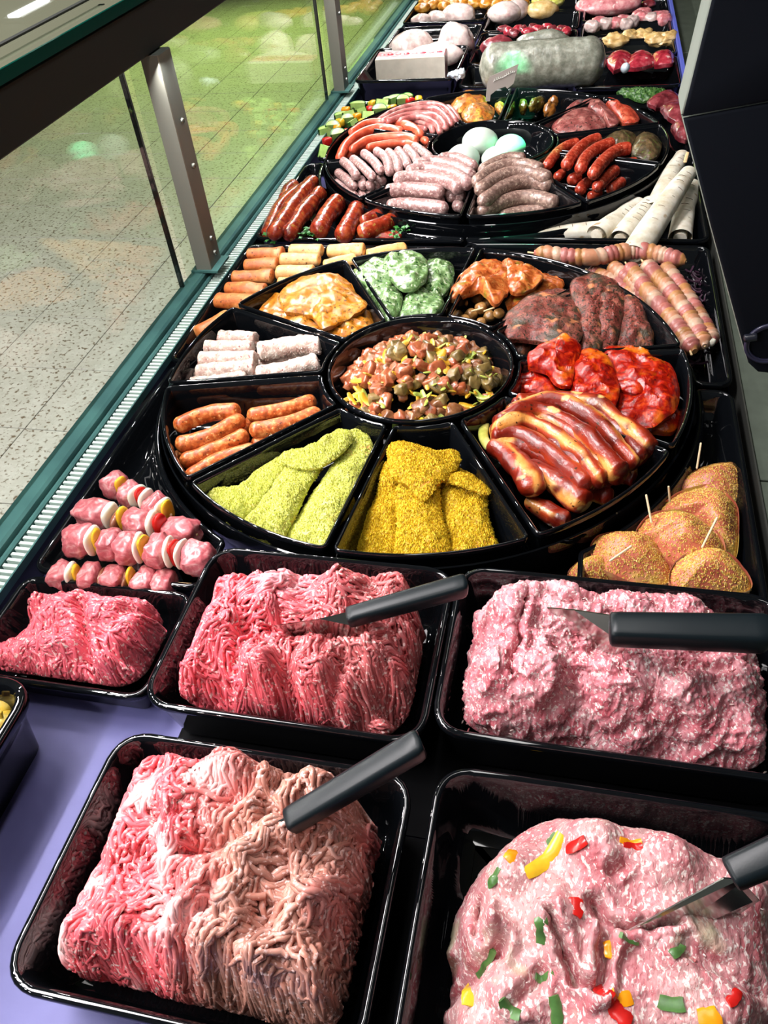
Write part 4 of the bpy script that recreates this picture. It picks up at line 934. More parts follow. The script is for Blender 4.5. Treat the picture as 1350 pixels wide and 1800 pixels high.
# orange skewered meat
ORG = food('orange_marinated_meat', (128, 52, 18), (176, 88, 38), (206, 134, 70), 50, .24, .3, 240, flecks=((60, .62, .70, (150, 120, 44)), (240, .66, .72, (80, 34, 12))), coat=.3, coatr=.25, dist=2, sss=.08)
slabs([('red-brown marinated slice at the right of the skewered meat', zo([(410, 205), (480, 180), (545, 212), (510, 250), (430, 290), (380, 330), (330, 330), (310, 280)]), .000, .020),
       ('reddish marinated slice in the middle of the skewered meat', zo([(300, 130), (360, 125), (440, 160), (462, 195), (400, 240), (340, 250), (310, 200)]), .022, .018),
       ('big orange marinated slice on top at the left, folded', zo([(88, 268), (125, 190), (190, 135), (280, 116), (335, 170), (320, 250), (270, 290), (200, 240), (130, 265)]), .020, .020)],
      'marinated_slice', 'meat slice', ORG, wav=.007, wf=50, dome=.7, amp=.0012, p=2.5, wr=.003, wrf=40)
OR2 = food('olive_marinated_chunk', (120, 84, 40), (160, 116, 62), (190, 150, 96), 60, .3, .3, 240, coat=.3)
WOOD = plain('skewer_wood', (222, 190, 140), .5, var=.06)
for i, (x, y, r_) in enumerate(((108, 330, 26), (140, 300, 26), (175, 345, 28), (215, 320, 28), (250, 350, 26), (200, 280, 26), (240, 300, 24), (150, 365, 24), (215, 375, 22), (285, 340, 24))):
    q = at(750+x/2.25, 400+y/2.25, .0+.006*(i % 2)); V, F_ = blob_mesh(q, (r_*.00033, r_*.00036, r_*.0003), i, .2, 1.8, i+40)
    tag(mk('marinated_chunk', V, F_, OR2), 'small olive-brown marinated chunk threaded on a wooden skewer tip, under the orange slices', 'meat chunk', 'chunks of the small skewers')
for i, (a, b) in enumerate((((84, 356), (128, 320)), ((175, 332), (225, 318)), ((225, 332), (270, 316)), ((205, 262), (240, 240)))):
    pa, pb = zo([a, b]); V, F_ = roll_mesh([at(*pa, .012), at(*pb, .016)], .0014, n=14, seg=8, end=.6)
    tag(mk('skewer_tip', V, F_, WOOD), ('wooden skewer tip furthest left in the orange skewered meat', 'second wooden skewer tip from the left at the bottom of the orange meat', 'wooden skewer tip at the right bottom of the orange meat', 'wooden skewer tip lying on the big orange slice')[i], 'skewer')
# green herb fillets, yellow fillets
GRN = food('green_herb_fillet', (58, 92, 44), (108, 140, 84), (166, 190, 146), 90, .2, .4, 420, flecks=((190, .60, .66, (34, 74, 30)), (150, .62, .67, (196, 208, 176))), coat=.8)
def z3(l): return zo(l, 2.596, 280, 400)
slabs([('green herb fillet at the lower right of its bowl', z3([(1100, 360), (1150, 270), (1260, 285), (1300, 340), (1260, 395), (1180, 420), (1090, 415)]), .000, .022),
       ('green herb fillet at the far right', z3([(1190, 160), (1290, 130), (1345, 180), (1330, 250), (1270, 290), (1200, 260)]), .006, .020),
       ('green herb fillet at the lower left, touching the divider', z3([(935, 260), (1040, 240), (1110, 290), (1090, 380), (1040, 415), (1000, 350)]), .008, .022),
       ('green herb fillet at the rear left', z3([(875, 205), (940, 150), (1020, 130), (1080, 190), (1050, 260), (960, 270)]), .016, .020),
       ('topmost green herb fillet with a brown patch', z3([(1020, 150), (1080, 105), (1180, 108), (1230, 160), (1200, 240), (1120, 270), (1050, 220)]), .026, .018)],
      'herb_fillet', 'meat fillet', GRN, wav=.008, wf=44, dome=.5, amp=.0018, p=2.6, wr=.0022, wrf=50)
YEL = food('yellow_marinated_fillet', (138, 76, 8), (178, 108, 18), (202, 148, 70), 46, .3, .35, 300, flecks=((220, .60, .66, (92, 58, 14)), (34, .62, .72, (206, 150, 110))), coat=.25, coatr=.2, dist=2)
slabs([('yellow marinated fillet at the lower left of its bowl', z3([(440, 400), (480, 330), (530, 290), (620, 350), (740, 430), (740, 475), (640, 475), (540, 455), (460, 430)]), .004, .022),
       ('yellow marinated fillet at the lower right of its bowl', z3([(750, 490), (800, 430), (900, 385), (955, 370), (980, 440), (910, 500), (810, 522)]), .000, .024),
       ('large orange-yellow fillet on top, pale at its front corner', z3([(540, 300), (610, 230), (720, 202), (820, 208), (870, 240), (900, 290), (948, 345), (860, 400), (745, 450), (690, 390), (570, 380)]), .022, .020)],
      'yellow_fillet', 'meat fillet', YEL, wav=.007, wf=45, dome=.6, amp=.0014, p=2.7, wr=.0024, wrf=44)
# diced meat and leeks in the centre bowl, every dice by itself
M1 = food('diced_meat', (92, 50, 30), (134, 86, 52), (168, 122, 84), 60, .25, .3, 240, coat=.4); M2 = food('diced_meat_red', (128, 54, 30), (164, 90, 56), (190, 126, 88), 60, .25, .3, 240, coat=.4)
M3 = food('diced_meat_olive', (84, 70, 34), (126, 104, 58), (160, 138, 84), 60, .28, .3, 240, coat=.4)
L1 = food('leek_yellow', (190, 140, 20), (222, 176, 50), (232, 204, 110), 60, .3, .2); L2 = food('leek_green', (130, 150, 50), (170, 186, 84), (214, 220, 150), 50, .3, .2)
protos = []
for i in range(5):
    V, F_ = blob_mesh((0, 0, 0), (.0092+.0012*(i % 2), .0076, .0066), 0, .34, 1.7, i+60, e=.55, nu=16, nv=11); protos.append(('diced_meat', V, F_, (M1, M2, M3)))
for i in range(3):
    a = np.linspace(-1, 1, 9); pth = np.c_[a*.0115, .003*(i-1)*a*a*1.2, .002*a*a*i]; V, F_ = tubes(pth[None], np.array([.5, .85, 1, 1, 1, 1, 1, .85, .5])[None]*.0040, 8, .35)
    F_ = F_.tolist()+[list(range(8)), list(range(64, 72))[::-1]]; protos.append(('leek_slice', V, F_, (L1, L2)))
rs = random.Random(11); cache = {}
def strew(n, c, rad, z0, dome, seed, pool, group_labels, tilt=1.0, tools=protos, cat_of=None, scale=1.0, inside=None):
    rs = random.Random(seed); placed = []
    while len(placed) < n:
        a = rs.random()*6.283; r_ = rad*math.sqrt(rs.random()); x = c[0]+r_*math.cos(a); y = c[1]+r_*math.sin(a)
        if inside is not None and not inside(x, y): continue
        if len([1 for q in placed if (q[0]-x)**2+(q[1]-y)**2 < (.0058*scale)**2]) > 1: continue
        placed.append((x, y, z0+dome*(1-(r_/rad)**2)+rs.uniform(-.004, .007)*scale))
    for x, y, z in placed:
        k = pool(rs, x, y); name, V, F_, mats = tools[k[0]]; m = mats[k[1]]; key = (name, k[0], k[1])
        if key not in cache: o = mk(name, V, F_, m, org=(0, 0, 0)); cache[key] = o.data; 
        else: o = bpy.data.objects.new(name, cache[key]); C.objects.link(o)
        o.location = (x, y, z); o.rotation_euler = (rs.uniform(-.7, .7)*tilt, rs.uniform(-.7, .7)*tilt, rs.random()*6.28); s_ = rs.uniform(.8, 1.25)*scale; o.scale = (s_, s_, s_)
        lab, cat, grp = group_labels[(name, k[1])]; tag(o, lab, cat, grp)
def pool1(rs, x, y):
    u = rs.random(); right = (x-W1[0])/.1
    if u < .42+.16*right-.16*(y-W1[1])/.1: return (rs.randint(5, 7), 0 if rs.random() < .62-.25*right else 1)
    return (rs.randint(0, 4), (1 if rs.random() < .5-.4*right else (2 if rs.random() < .35+.35*right else 0)))
GL = {('diced_meat', 0): ('brown meat dice among the diced meat and leeks in the near centre bowl', 'meat chunk', 'brown meat dice in the near centre bowl'),
      ('diced_meat', 1): ('reddish meat dice among the diced meat and leeks in the near centre bowl', 'meat chunk', 'reddish meat dice in the near centre bowl'),
      ('diced_meat', 2): ('olive-brown meat dice among the diced meat and leeks in the near centre bowl', 'meat chunk', 'olive meat dice in the near centre bowl'),
      ('leek_slice', 0): ('yellow leek slice among the diced meat in the near centre bowl', 'leek', 'yellow leek slices in the near centre bowl'),
      ('leek_slice', 1): ('pale green leek slice among the diced meat in the near centre bowl', 'leek', 'green leek slices in the near centre bowl')}
strew(340, W1, .099, .004, .036, 3, pool1, GL)
# ---------------------------------------------------------------- kebabs in the left tray
KM = food('kebab_meat', (150, 64, 72), (184, 98, 104), (204, 150, 148), 60, .3, .3, 200, flecks=((44, .60, .70, (226, 190, 186)),), sss=.1, coat=.3, dist=2.5)
ON = plain('onion_white', (236, 232, 214), .3, var=.04, sss=.2, scale=30); OB = plain('onion_brown', (140, 84, 60), .3, var=.2, scale=60, coat=.4)
def kebab(label, path, z, seq, r=.0165, tip=None):
    P_ = px3(path, z); A, B = P_[0], P_[-1]; t = thing('meat_kebab', label, 'kebab', ((A+B)/2-(0, 0, r)))
    W = {'m': 1.0, 'M': 1.35, 'o': .34, 'y': .30, 'r': .36, 'b': .32}; tot = sum(W[c] for c in seq); L = np.linalg.norm(B-A); ax = (B-A)/L; ang = math.atan2(ax[1], ax[0]); u = 0
    for i, c in enumerate(seq):
        w = W[c]/tot*L; p = A+ax*(u+w/2); u += w
        if c in 'mM': V, F_ = blob_mesh(p, (w*.60, r*1.0, r*.92), ang, .30, 1.6, i*3+int(path[0][0]), e=.68, nu=26, nv=18, fine=.001); mk('meat_piece', V, F_, KM, t)
        elif c == 'b': V, F_ = blob_mesh(p-(0, 0, .003), (w*.55, r*.98, r*.86), ang+.1, .16, 1.5, i, e=.8); mk('browned_onion_piece', V, F_, OB, t)
        else:
            V, F_ = blob_mesh(p+np.array([0, 0, .0035]), (w*.52, r*(.86 if c == 'o' else .58), r*(.9 if c == 'o' else .98)), ang+.15*(i % 3-1), .10, 1.2, i+9, e=.75)
            mk({'o': 'onion_piece', 'y': 'yellow_pepper_piece', 'r': 'red_pepper_piece'}[c], V, F_, {'o': ON, 'y': PY, 'r': PR}[c], t)
    e0, e1 = A-ax*.002, B+ax*.002
    if tip: e1 = at(*tip)
    mk('skewer', *roll_mesh([e0, e1], .0018, n=14, seg=8, end=.6), WOOD, t)
kebab('rearmost raw meat kebab in the left tray', [(193, 848), (300, 905)], .008, 'mymoromoy', .0150)
kebab('second raw meat kebab from the back, red pepper near its right end', [(140, 900), (345, 940)], .006, 'MobymorM', .0165)
kebab('third raw meat kebab, the longest and fully in view', [(120, 948), (372, 985)], .016, 'MoymmoymoroM', .0175)
kebab('nearest raw meat kebab, half hidden by the front tray rim', [(92, 1012), (305, 1026)], -.006, 'moymbmbymm', .0150, tip=(338, 1028, -.004))
# ---------------------------------------------------------------- crumbed rolls with toothpicks
RL = food('raw_roll_meat', (160, 74, 56), (196, 112, 84), (212, 146, 112), 40, .4, .3, 240, flecks=((36, .54, .66, (206, 172, 88)),))
RCR = food('gold_grain', (176, 120, 40), (216, 176, 76), (240, 216, 140), 420, .6, 0)
TP = plain('toothpick_wood', (226, 206, 168), .5)
def rollup(label, px, z, t, grains_n, pick=None, tilt=(0, .1)):
    out = np.array([at(x, y, z+t*.6)[:2] for x, y in zo(px)]); V, F_ = slab_mesh(out, z, t, seed=int(px[0][0]), dome=.9, wav=.003, wf=40, p=2.0, tilt=tilt, amp=.0012)
    c = V.mean(0); o = thing('crumbed_roll', label, 'meat roll', (c[0], c[1], z)); mk('meat', V, F_, RL, o)
    V2, F2 = grains(V, F_, grains_n, .0010, int(px[0][1]), zmin=-.5); V2 = V2[:]; q = mk('crumb_topping', V2, F2, RCR, o, smooth=False); q['kind'] = 'stuff'
    if pick:
        a, b = zo(pick); mk('toothpick', *roll_mesh([at(*b, z+t*.8), at(*a, z+t*.8+.022)], .0011, n=14, seg=7, end=1.2), TP, o)
rollup('crumbed roll at the back right corner of its tray', [(975, 1010), (1045, 955), (1180, 920), (1250, 945), (1258, 1040), (1180, 1100), (1060, 1090)], -.030, .036, 1800, ((1085, 850), (1068, 955)))
rollup('crumbed roll second from the back, along the right wall', [(925, 1100), (1000, 1035), (1130, 1010), (1225, 1070), (1242, 1180), (1230, 1275), (1140, 1240), (1040, 1140)], -.022, .040, 2400, ((957, 1022), (962, 1085)))
rollup('crumbed roll in the middle of the tray with a toothpick at its back', [(830, 1185), (900, 1112), (1050, 1120), (1160, 1190), (1190, 1275), (1110, 1320), (980, 1300), (890, 1220)], -.014, .042, 2400, ((868, 1055), (890, 1170)))
rollup('crumbed roll front left in the tray with a slanted toothpick', [(648, 1250), (690, 1200), (800, 1190), (900, 1215), (965, 1300), (960, 1375), (840, 1380), (700, 1330)], -.020, .042, 2400, ((812, 1258), (722, 1320)))
rollup('crumbed roll front right in the tray with a long slanted toothpick', [(965, 1370), (990, 1300), (1100, 1250), (1200, 1275), (1280, 1350), (1285, 1410), (1150, 1420), (1000, 1410)], -.008, .040, 2400, ((1150, 1145), (1088, 1268)))
rollup('small crumbed roll at the front left, mostly behind the pork mince', [(560, 1345), (630, 1295), (720, 1300), (750, 1350), (700, 1390), (600, 1385)], -.026, .030, 1200)
# ---------------------------------------------------------------- orange seasoned bars, rear left tray
BR = food('seasoned_bar', (168, 72, 28), (206, 120, 58), (232, 176, 112), 40, .42, .4, 260, flecks=((260, .64, .70, (96, 40, 18)),)); BR2 = food('seasoned_bar_pale', (206, 140, 70), (226, 172, 104), (238, 204, 150), 40, .42, .4, 260, flecks=((260, .64, .70, (130, 70, 30)),))
bars_ = [((400, 120), (572, 120), .016, .0105, 0), ((385, 172), (548, 165), .010, .0105, 0), ((330, 225), (525, 222), .008, .0105, 0), ((590, 105), (750, 105), .016, .0100, 1), ((550, 148), (738, 145), .016, .0105, 1), ((532, 205), (712, 205), .014, .0110, 1),
         ((765, 108), (942, 104), .010, .0105, 1), ((748, 178), (905, 145), .010, .0105, 1), ((945, 130), (1130, 90), .006, .0100, 1), ((300, 275), (492, 285), .004, .0105, 0), ((255, 330), (445, 345), .000, .0120, 0), ((170, 490), (325, 395), -.008, .0110, 0), ((540, 250), (640, 250), .004, .0100, 1)]
bl = ['rearmost orange seasoned bar on the left', 'orange seasoned bar second from the back on the left', 'dark orange seasoned bar third from the back on the left', 'rearmost pale bar of the middle column', 'pale bar second in the middle column', 'pale bar third in the middle column, largest',
      'rear pale bar of the third column', 'slanting pale bar in front of the third column', 'slanting pale bar furthest right, by the green fillets', 'orange bar fourth from the back on the left', 'thick orange bar fifth from the back on the left', 'single orange bar lying apart at the front left', 'short pale bar just behind the yellow fillets']
for i, (a, b, z, r_, m) in enumerate(bars_):
    V, F_ = roll_mesh(px3(z3([a, b]), z), r_*1.28, seed=i, n=30, seg=20, end=.4, flat=.75, amp=.0016, freq=70, wob=.12)
    tag(mk('seasoned_bar', V, F_, (BR, BR2)[m]), bl[i], 'seasoned bar')
# ---------------------------------------------------------------- twisted skewers, rear right tray
TW = food('twist_meat', (0, 0, 0), (0, 0, 0), (255, 244, 236), 120, .35, .3, 300, tint=True, sss=.15)
def twist(label, path, z, r, seed, tip=None):
    P_ = px3(zo(path), z); n, sg = 130, 16; Q = smoothpath(P_, n); L = np.linalg.norm(np.diff(Q, axis=0), axis=1).sum(); s = np.linspace(0, 1, n)
    ph = s*L/.0115+.8*noise(np.c_[s*7, s*0+seed*3], seed+7); V, F_ = tubes(Q[None], np.full((1, n), r), sg); V = V.reshape(n, sg, 3); a = np.arange(sg)/sg
    spi = (ph[:, None]+a[None]*1.0++.35*noise(np.c_[s*16, s*0+seed], seed)[:, None]) % 1
    end = np.clip(np.minimum(s, 1-s)/.05, .1, 1)**.5
    k = (.86+.22*np.sqrt(np.abs(np.sin(spi*math.pi)))+.10*fbm(V*90, seed, 2))*end[:, None]
    V = Q[:, None]+(V-Q[:, None])*k[..., None]; idx = np.floor(ph[:, None]+a[None]).astype(int)
    pal = np.array([col(190, 136, 104), col(168, 100, 92), col(196, 164, 140), col(176, 126, 78), col(178, 112, 106)]); cc = pal[(idx*7+seed) % 5]*(.85+.3*fbm(V*60, seed+2, 2))[..., None]
    V = V.reshape(-1, 3); F_ = F_.tolist()+[list(range(sg)), list(range(len(V)-sg, len(V)))[::-1]]
    t = thing('twisted_skewer', label, 'skewer', ((P_[0]+P_[-1])/2-(0, 0, r))); mk('wrapped_meat', V, F_, TW, t, col=cc.reshape(-1, 3))
    a_, b_ = Q[0]-(Q[3]-Q[0])*1.8, Q[-1]
    if tip: b_ = at(*zo([tip])[0], z)
    mk('skewer_stick', *roll_mesh([a_, Q[n//4], Q[3*n//4], b_+(b_-Q[-4])*.3], .0014, n=20, seg=7, end=.6), WOOD, t)
twist('twisted meat skewer lying crosswise at the back of the tray', [(425, 100), (640, 118), (830, 92), (1025, 135)], .012, .0125, 1)
twist('twisted meat skewer furthest left, partly behind the wedge bowls', [(640, 170), (740, 220), (850, 300), (930, 380)], -.014, .0115, 2)
twist('twisted meat skewer second from the left with pale bands', [(725, 150), (820, 225), (920, 330), (990, 420)], -.004, .0115, 3)
twist('long twisted meat skewer in the middle, reaching the front', [(795, 150), (880, 260), (980, 380), (1060, 490)], .004, .0120, 4, tip=(1050, 500))
twist('twisted meat skewer second from the right', [(860, 140), (960, 250), (1040, 360), (1100, 470)], .006, .0120, 5)
twist('twisted meat skewer furthest right, ending in a white fat knob', [(935, 148), (1020, 260), (1080, 360), (1130, 455)], .004, .0115, 6)
tag(mk('fat_knob', *blob_mesh(at(*zo([(1122, 452)])[0], .006), (.007, .006, .006), 0, .2, 1.5, 5), ON), 'small white fat knob at the front end of the right twisted skewer', 'fat')
# purple shreds in the same tray's corner
rs = np.random.RandomState(3); n = 60; cc = np.array([at(750+x/2.25, 400+y/2.25, -.028)[:2] for x, y in zip(rs.uniform(1040, 1140, n), rs.uniform(150, 560, n))]); th = rs.rand(n)*6.28; t = np.linspace(-1, 1, 8)
Pt = np.stack([cc[:, 0, None]+.012*t*np.cos(th)[:, None], cc[:, 1, None]+.012*t*np.sin(th)[:, None], -.030+.008*rs.rand(n, 1)+.004*t**2], -1)
V, F_ = tubes(Pt, np.full((n, 8), .0017), 5); tag(mk('cabbage_shreds', V, F_, plain('purple_shred', (66, 40, 58), .4)), 'dark purple shreds scattered on the floor of the twisted skewers tray', 'vegetable', kind='stuff')
# ---------------------------------------------------------------- far platter
def za(l): return zo(l, 3.97, 560, 140)
def zb(l): return zo(l, 3.75, 860, 140)
BRW = food('bratwurst_pale', (122, 86, 84), (160, 120, 116), (204, 174, 168), 150, .3, .35, 260, flecks=((240, .60, .66, (228, 206, 196)),), sss=.12, coat=.3)
BRG = food('bratwurst_brown', (98, 74, 66), (134, 106, 96), (172, 144, 130), 150, .3, .35, 260, flecks=((240, .60, .66, (198, 172, 154)),), sss=.12, coat=.3)
REDS = food('red_sausage', (126, 34, 20), (172, 58, 38), (206, 96, 70), 140, .24, .3, 260, flecks=((170, .64, .70, (222, 140, 110)),), coat=.5)
ORS = food('orange_sausage', (176, 62, 40), (210, 86, 56), (226, 122, 92), 60, .3, .2, 260, coat=.4)
THS = food('thin_pink_sausage', (112, 54, 50), (164, 92, 88), (204, 150, 142), 60, .28, .3, 260, coat=.4)
def sausages(paths, z, r, name, cat, labels, mat, grp=None, bend=1, **k):
    for i, pth in enumerate(paths):
        zz, rr = z, r; P_ = pth
        if isinstance(pth[0], list): zz = pth[1]; rr = pth[2] if len(pth) > 2 else r; P_ = pth[0]
        V, F_ = roll_mesh(px3(P_, zz), rr, seed=i+7, n=26, seg=16, end=.9, **k); tag(mk(name, V, F_, mat), labels[i], cat, grp)
def nth(n, txt, grp=None): return [txt % ORD[i] for i in range(n)]
pw = [[za([(470, 885), (600, 875), (760, 885), (905, 905)]), .004, .0128], [za([(460, 785), (600, 765), (740, 770), (880, 785)]), .022, .0130], [za([(520, 700), (660, 680), (820, 690), (940, 730), (985, 770)]), .036, .0125],
      [za([(610, 650), (740, 620), (880, 640), (1000, 690), (1045, 740)]), .042, .0120], [za([(660, 605), (780, 575), (900, 590), (1020, 640), (1070, 680)]), .044, .0115], [za([(840, 560), (930, 545), (1030, 580), (1095, 615)]), .042, .0110],
      [za([(900, 825), (960, 800), (1010, 820)]), .008, .012], [za([(930, 880), (975, 880), (990, 900)]), -.006, .011], [za([(560, 940), (750, 935), (900, 930)]), -.013, .011], [za([(560, 830), (740, 830), (880, 840)]), .004, .011], [za([(640, 720), (800, 730), (940, 790)]), .016, .011], [za([(700, 650), (860, 670), (1000, 740)]), .022, .011]]
sausages(pw, 0, .012, 'bratwurst', 'sausage', ['pink-white bratwurst, nearest and lowest straight one in its bowl', 'pink-white bratwurst lying on the nearest one', 'pink-white bratwurst third from the front, bending right', 'pink-white bratwurst fourth from the front', 'pink-white bratwurst fifth from the front', 'rearmost pink-white bratwurst, by the cheese balls',
      'end of a pink-white bratwurst at the right of the pile', 'lowest pink-white bratwurst end at the right of the pile', 'pink-white bratwurst on the bowl floor, nearest the rim', 'hidden pink-white bratwurst under the two nearest ones', 'pink-white bratwurst inside the pile, middle', 'pink-white bratwurst inside the pile, rear'], BRW, amp=.0010, freq=120)
pg = [[zb([(60, 915), (200, 880), (390, 868)]), -.008, .0125], [zb([(-80, 890), (60, 820), (200, 780), (330, 785), (450, 820)]), .010, .0135], [zb([(-60, 820), (60, 730), (180, 680), (300, 668), (410, 705)]), .026, .0135], [zb([(-80, 740), (30, 660), (150, 615), (280, 615), (400, 655)]), .038, .0125],
      [zb([(-100, 690), (0, 610), (120, 565), (240, 565), (350, 600)]), .044, .012], [zb([(-60, 610), (40, 550), (140, 520), (240, 525)]), .044, .0115], [zb([(-60, 860), (60, 800), (200, 770)]), -.010, .012], [zb([(0, 760), (150, 720), (330, 760)]), .006, .012], [zb([(0, 680), (150, 650), (350, 690)]), .018, .012], [zb([(0, 620), (150, 600), (300, 630)]), .026, .011]]
sausages(pg, 0, .012, 'bratwurst', 'sausage', ['nearest brown-grey bratwurst, only its back showing at the rim', 'brown-grey bratwurst second from the front, strongly arched', 'brown-grey bratwurst third from the front, thickest', 'brown-grey bratwurst fourth from the front', 'brown-grey bratwurst fifth from the front', 'rearmost brown-grey bratwurst, tinged green by the light',
      'brown-grey bratwurst at the bottom left of its bowl', 'brown-grey bratwurst inside the pile, lower middle', 'brown-grey bratwurst inside the pile, middle', 'brown-grey bratwurst inside the pile, rear'], BRG, amp=.0010, freq=120)
ps = [[za(l), z, .0088] for l, z in (([(165, 565), (220, 610), (270, 680)], .030), ([(235, 550), (310, 610), (385, 690)], .034), ([(310, 510), (385, 570), (440, 645)], .038), ([(400, 495), (470, 550), (500, 655)], .040), ([(480, 500), (540, 560), (560, 640)], .040), ([(550, 490), (600, 550), (625, 610)], .040), ([(610, 475), (655, 520), (695, 575)], .040), ([(665, 462), (720, 500), (780, 550)], .038),
      ([(130, 645), (190, 690), (255, 755)], .012), ([(120, 715), (180, 765), (260, 820)], -.002), ([(290, 690), (305, 720), (312, 750)], .014), ([(355, 720), (362, 740), (368, 755)], .014), ([(420, 680), (440, 700), (450, 715)], .018), ([(290, 780), (305, 800), (312, 830)], -.004), ([(345, 780), (362, 800), (372, 812)], -.004), ([(395, 720), (402, 740), (405, 760)], .008))]
sausages(ps, 0, .009, 'small_bratwurst', 'sausage', ['leftmost of the top row of small pale bratwursts', 'second from the left in the top row of small pale bratwursts', 'third from the left in the top row of small pale bratwursts', 'fourth from the left in the top row of small pale bratwursts', 'fifth from the left in the top row of small pale bratwursts', 'sixth from the left in the top row of small pale bratwursts', 'seventh from the left in the top row of small pale bratwursts', 'rightmost of the top row of small pale bratwursts',
      'small pale bratwurst in the second row at the left rim', 'small pale bratwurst in the bottom row at the left rim', 'small bratwurst end poking out under the top row, far left', 'small bratwurst end poking out second from the left', 'small bratwurst end poking out at the right of the row', 'lowest small bratwurst end on the left', 'lowest small bratwurst end second from the left', 'small bratwurst end in the shade at the right bottom'], BRW, amp=.0006, freq=120)
po = [[za([(145, 560), (190, 460), (290, 380), (430, 340), (590, 365)]), .028, .0098], [za([(225, 500), (330, 430), (450, 405), (600, 400), (690, 430)]), .030, .0095], [za([(330, 480), (460, 455), (600, 440), (690, 460)]), .024, .0085], [za([(220, 380), (330, 310), (470, 300), (600, 310), (700, 360)]), .030, .009],
      [za([(600, 330), (670, 350), (720, 390)]), .032, .0085], [za([(650, 380), (700, 390), (760, 440)]), .022, .0085], [za([(680, 420), (730, 430), (770, 470)]), .012, .0085], [za([(180, 560), (300, 480), (450, 440)]), .008, .009]]
sausages(po, 0, .009, 'long_sausage', 'sausage', ['outermost long orange-red sausage curving along the left rim', 'long orange-red sausage inside the outermost one', 'front orange-red sausage behind the small pale ones', 'rearmost long orange-red sausage', 'knotted end of an orange-red sausage, highest', 'knotted end of an orange-red sausage by the cheese bowl', 'lowest end of an orange-red sausage by the cheese bowl', 'orange-red sausage beneath the top ones'], ORS, amp=.0006, freq=80)
pt = [[za([(420, 290), (520, 225), (650, 185), (790, 172), (890, 205), (965, 300)]), .030, .0075], [za([(440, 300), (560, 240), (690, 210), (800, 205), (880, 250), (930, 320)]), .036, .0075], [za([(470, 300), (600, 255), (720, 240), (810, 250), (870, 300), (890, 345)]), .038, .0072], [za([(560, 290), (680, 262), (770, 280), (830, 320), (850, 370)]), .036, .007],
      [za([(600, 290), (700, 290), (780, 320), (800, 370)]), .028, .0068], [za([(500, 290), (640, 300), (760, 350)]), .018, .007], [za([(900, 190), (950, 240), (985, 310)]), .020, .007]]
sausages(pt, 0, .0075, 'thin_sausage', 'sausage', ['outermost thin pink-brown sausage along the far rim', 'second outermost thin pink-brown sausage', 'third thin pink-brown sausage from the rim', 'fourth thin pink-brown sausage, with a reddish end', 'innermost thin pink-brown sausage', 'thin pink-brown sausage underneath the others', 'thin pink-brown sausage end by the burgers'], THS, amp=.0006, freq=90)
pr_ = [[zb([(375, 575), (440, 490), (510, 440), (590, 415)]), .026, .0100], [zb([(500, 575), (560, 490), (640, 420), (730, 385)]), .034, .0112], [zb([(595, 600), (640, 510), (720, 450), (820, 415)]), .036, .0112], [zb([(675, 635), (750, 540), (840, 470), (935, 450)]), .034, .0118], [zb([(700, 720), (790, 630), (880, 570), (980, 550)]), .012, .0112], [zb([(790, 735), (880, 670), (990, 630)]), -.006, .0105],
       [zb([(440, 650), (465, 630), (490, 610)]), .008, .009], [zb([(530, 670), (560, 650), (600, 630)]), .008, .0105], [zb([(590, 740), (620, 700), (660, 670)]), -.002, .0105], [zb([(655, 775), (690, 760), (740, 740)]), -.012, .009], [zb([(345, 560), (360, 540), (400, 520)]), .016, .009]]
sausages(pr_, 0, .011, 'red_sausage', 'sausage', ['leftmost thick red sausage of the top row', 'second thick red sausage of the top row', 'third thick red sausage of the top row, with a light highlight', 'fourth thick red sausage of the top row, the biggest', 'thick red sausage below the top row, on the right', 'lowest thick red sausage at the right rim', 'red sausage end poking out at the far left', 'red sausage end under the second one', 'red sausage end under the third one', 'lowest red sausage end at the front', 'thin red sausage end behind the grey bratwursts'], REDS, amp=.0006, freq=90)
HRB = food('dark_herb_steak', (44, 40, 24), (82, 66, 44), (120, 96, 66), 60, .3, .6, 300, flecks=((200, .62, .68, (92, 112, 46)),), coat=.4)
slabs([('dark herb-coated steak on the left behind the red sausages', zb([(750, 400), (790, 330), (860, 305), (950, 320), (975, 365), (920, 420), (830, 430)]), .004, .026), ('dark herb-coated steak on the right behind the red sausages', zb([(940, 440), (985, 330), (1060, 330), (1130, 390), (1130, 460), (1060, 505), (960, 490)]), .002, .026),
       ('strip of green herbs behind the left red sausages', zb([(540, 410), (600, 385), (660, 390), (640, 420), (560, 425)]), .004, .014)], 'herb_steak', 'steak', HRB, wav=.004, wf=45, dome=.7, amp=.0015, p=2.2)
PPS = food('peppered_red_steak', (96, 42, 40), (140, 74, 70), (176, 120, 110), 60, .32, .5, 300, flecks=((200, .60, .66, (60, 36, 28)),), coat=.3); PPR = food('peppered_orange_steak', (140, 44, 30), (178, 66, 46), (204, 110, 80), 60, .3, .5, 300, flecks=((200, .62, .68, (90, 36, 24)),), coat=.3)
slabs([('peppered mauve steak slice behind the others, middle', zb([(605, 150), (650, 115), (720, 120), (800, 190), (860, 260), (800, 290), (740, 230), (640, 180)]), .014, .020), ('dark small steak piece at the back left', zb([(500, 190), (560, 150), (610, 130), (610, 170), (540, 190)]), .010, .014), ('large peppered mauve steak at the front left', zb([(412, 280), (470, 210), (580, 175), (700, 185), (760, 240), (770, 290), (640, 320), (480, 330), (420, 310)]), .008, .026)],
      'peppered_steak', 'steak', PPS, wav=.003, wf=45, dome=.7, amp=.0012)
slabs([('orange-red peppered steak at the right end of its bowl', zb([(740, 125), (800, 115), (880, 170), (980, 210), (985, 260), (900, 275), (850, 240), (790, 170)]), .010, .022)], 'peppered_steak', 'steak', PPR, wav=.003, wf=45, dome=.7, amp=.0012)
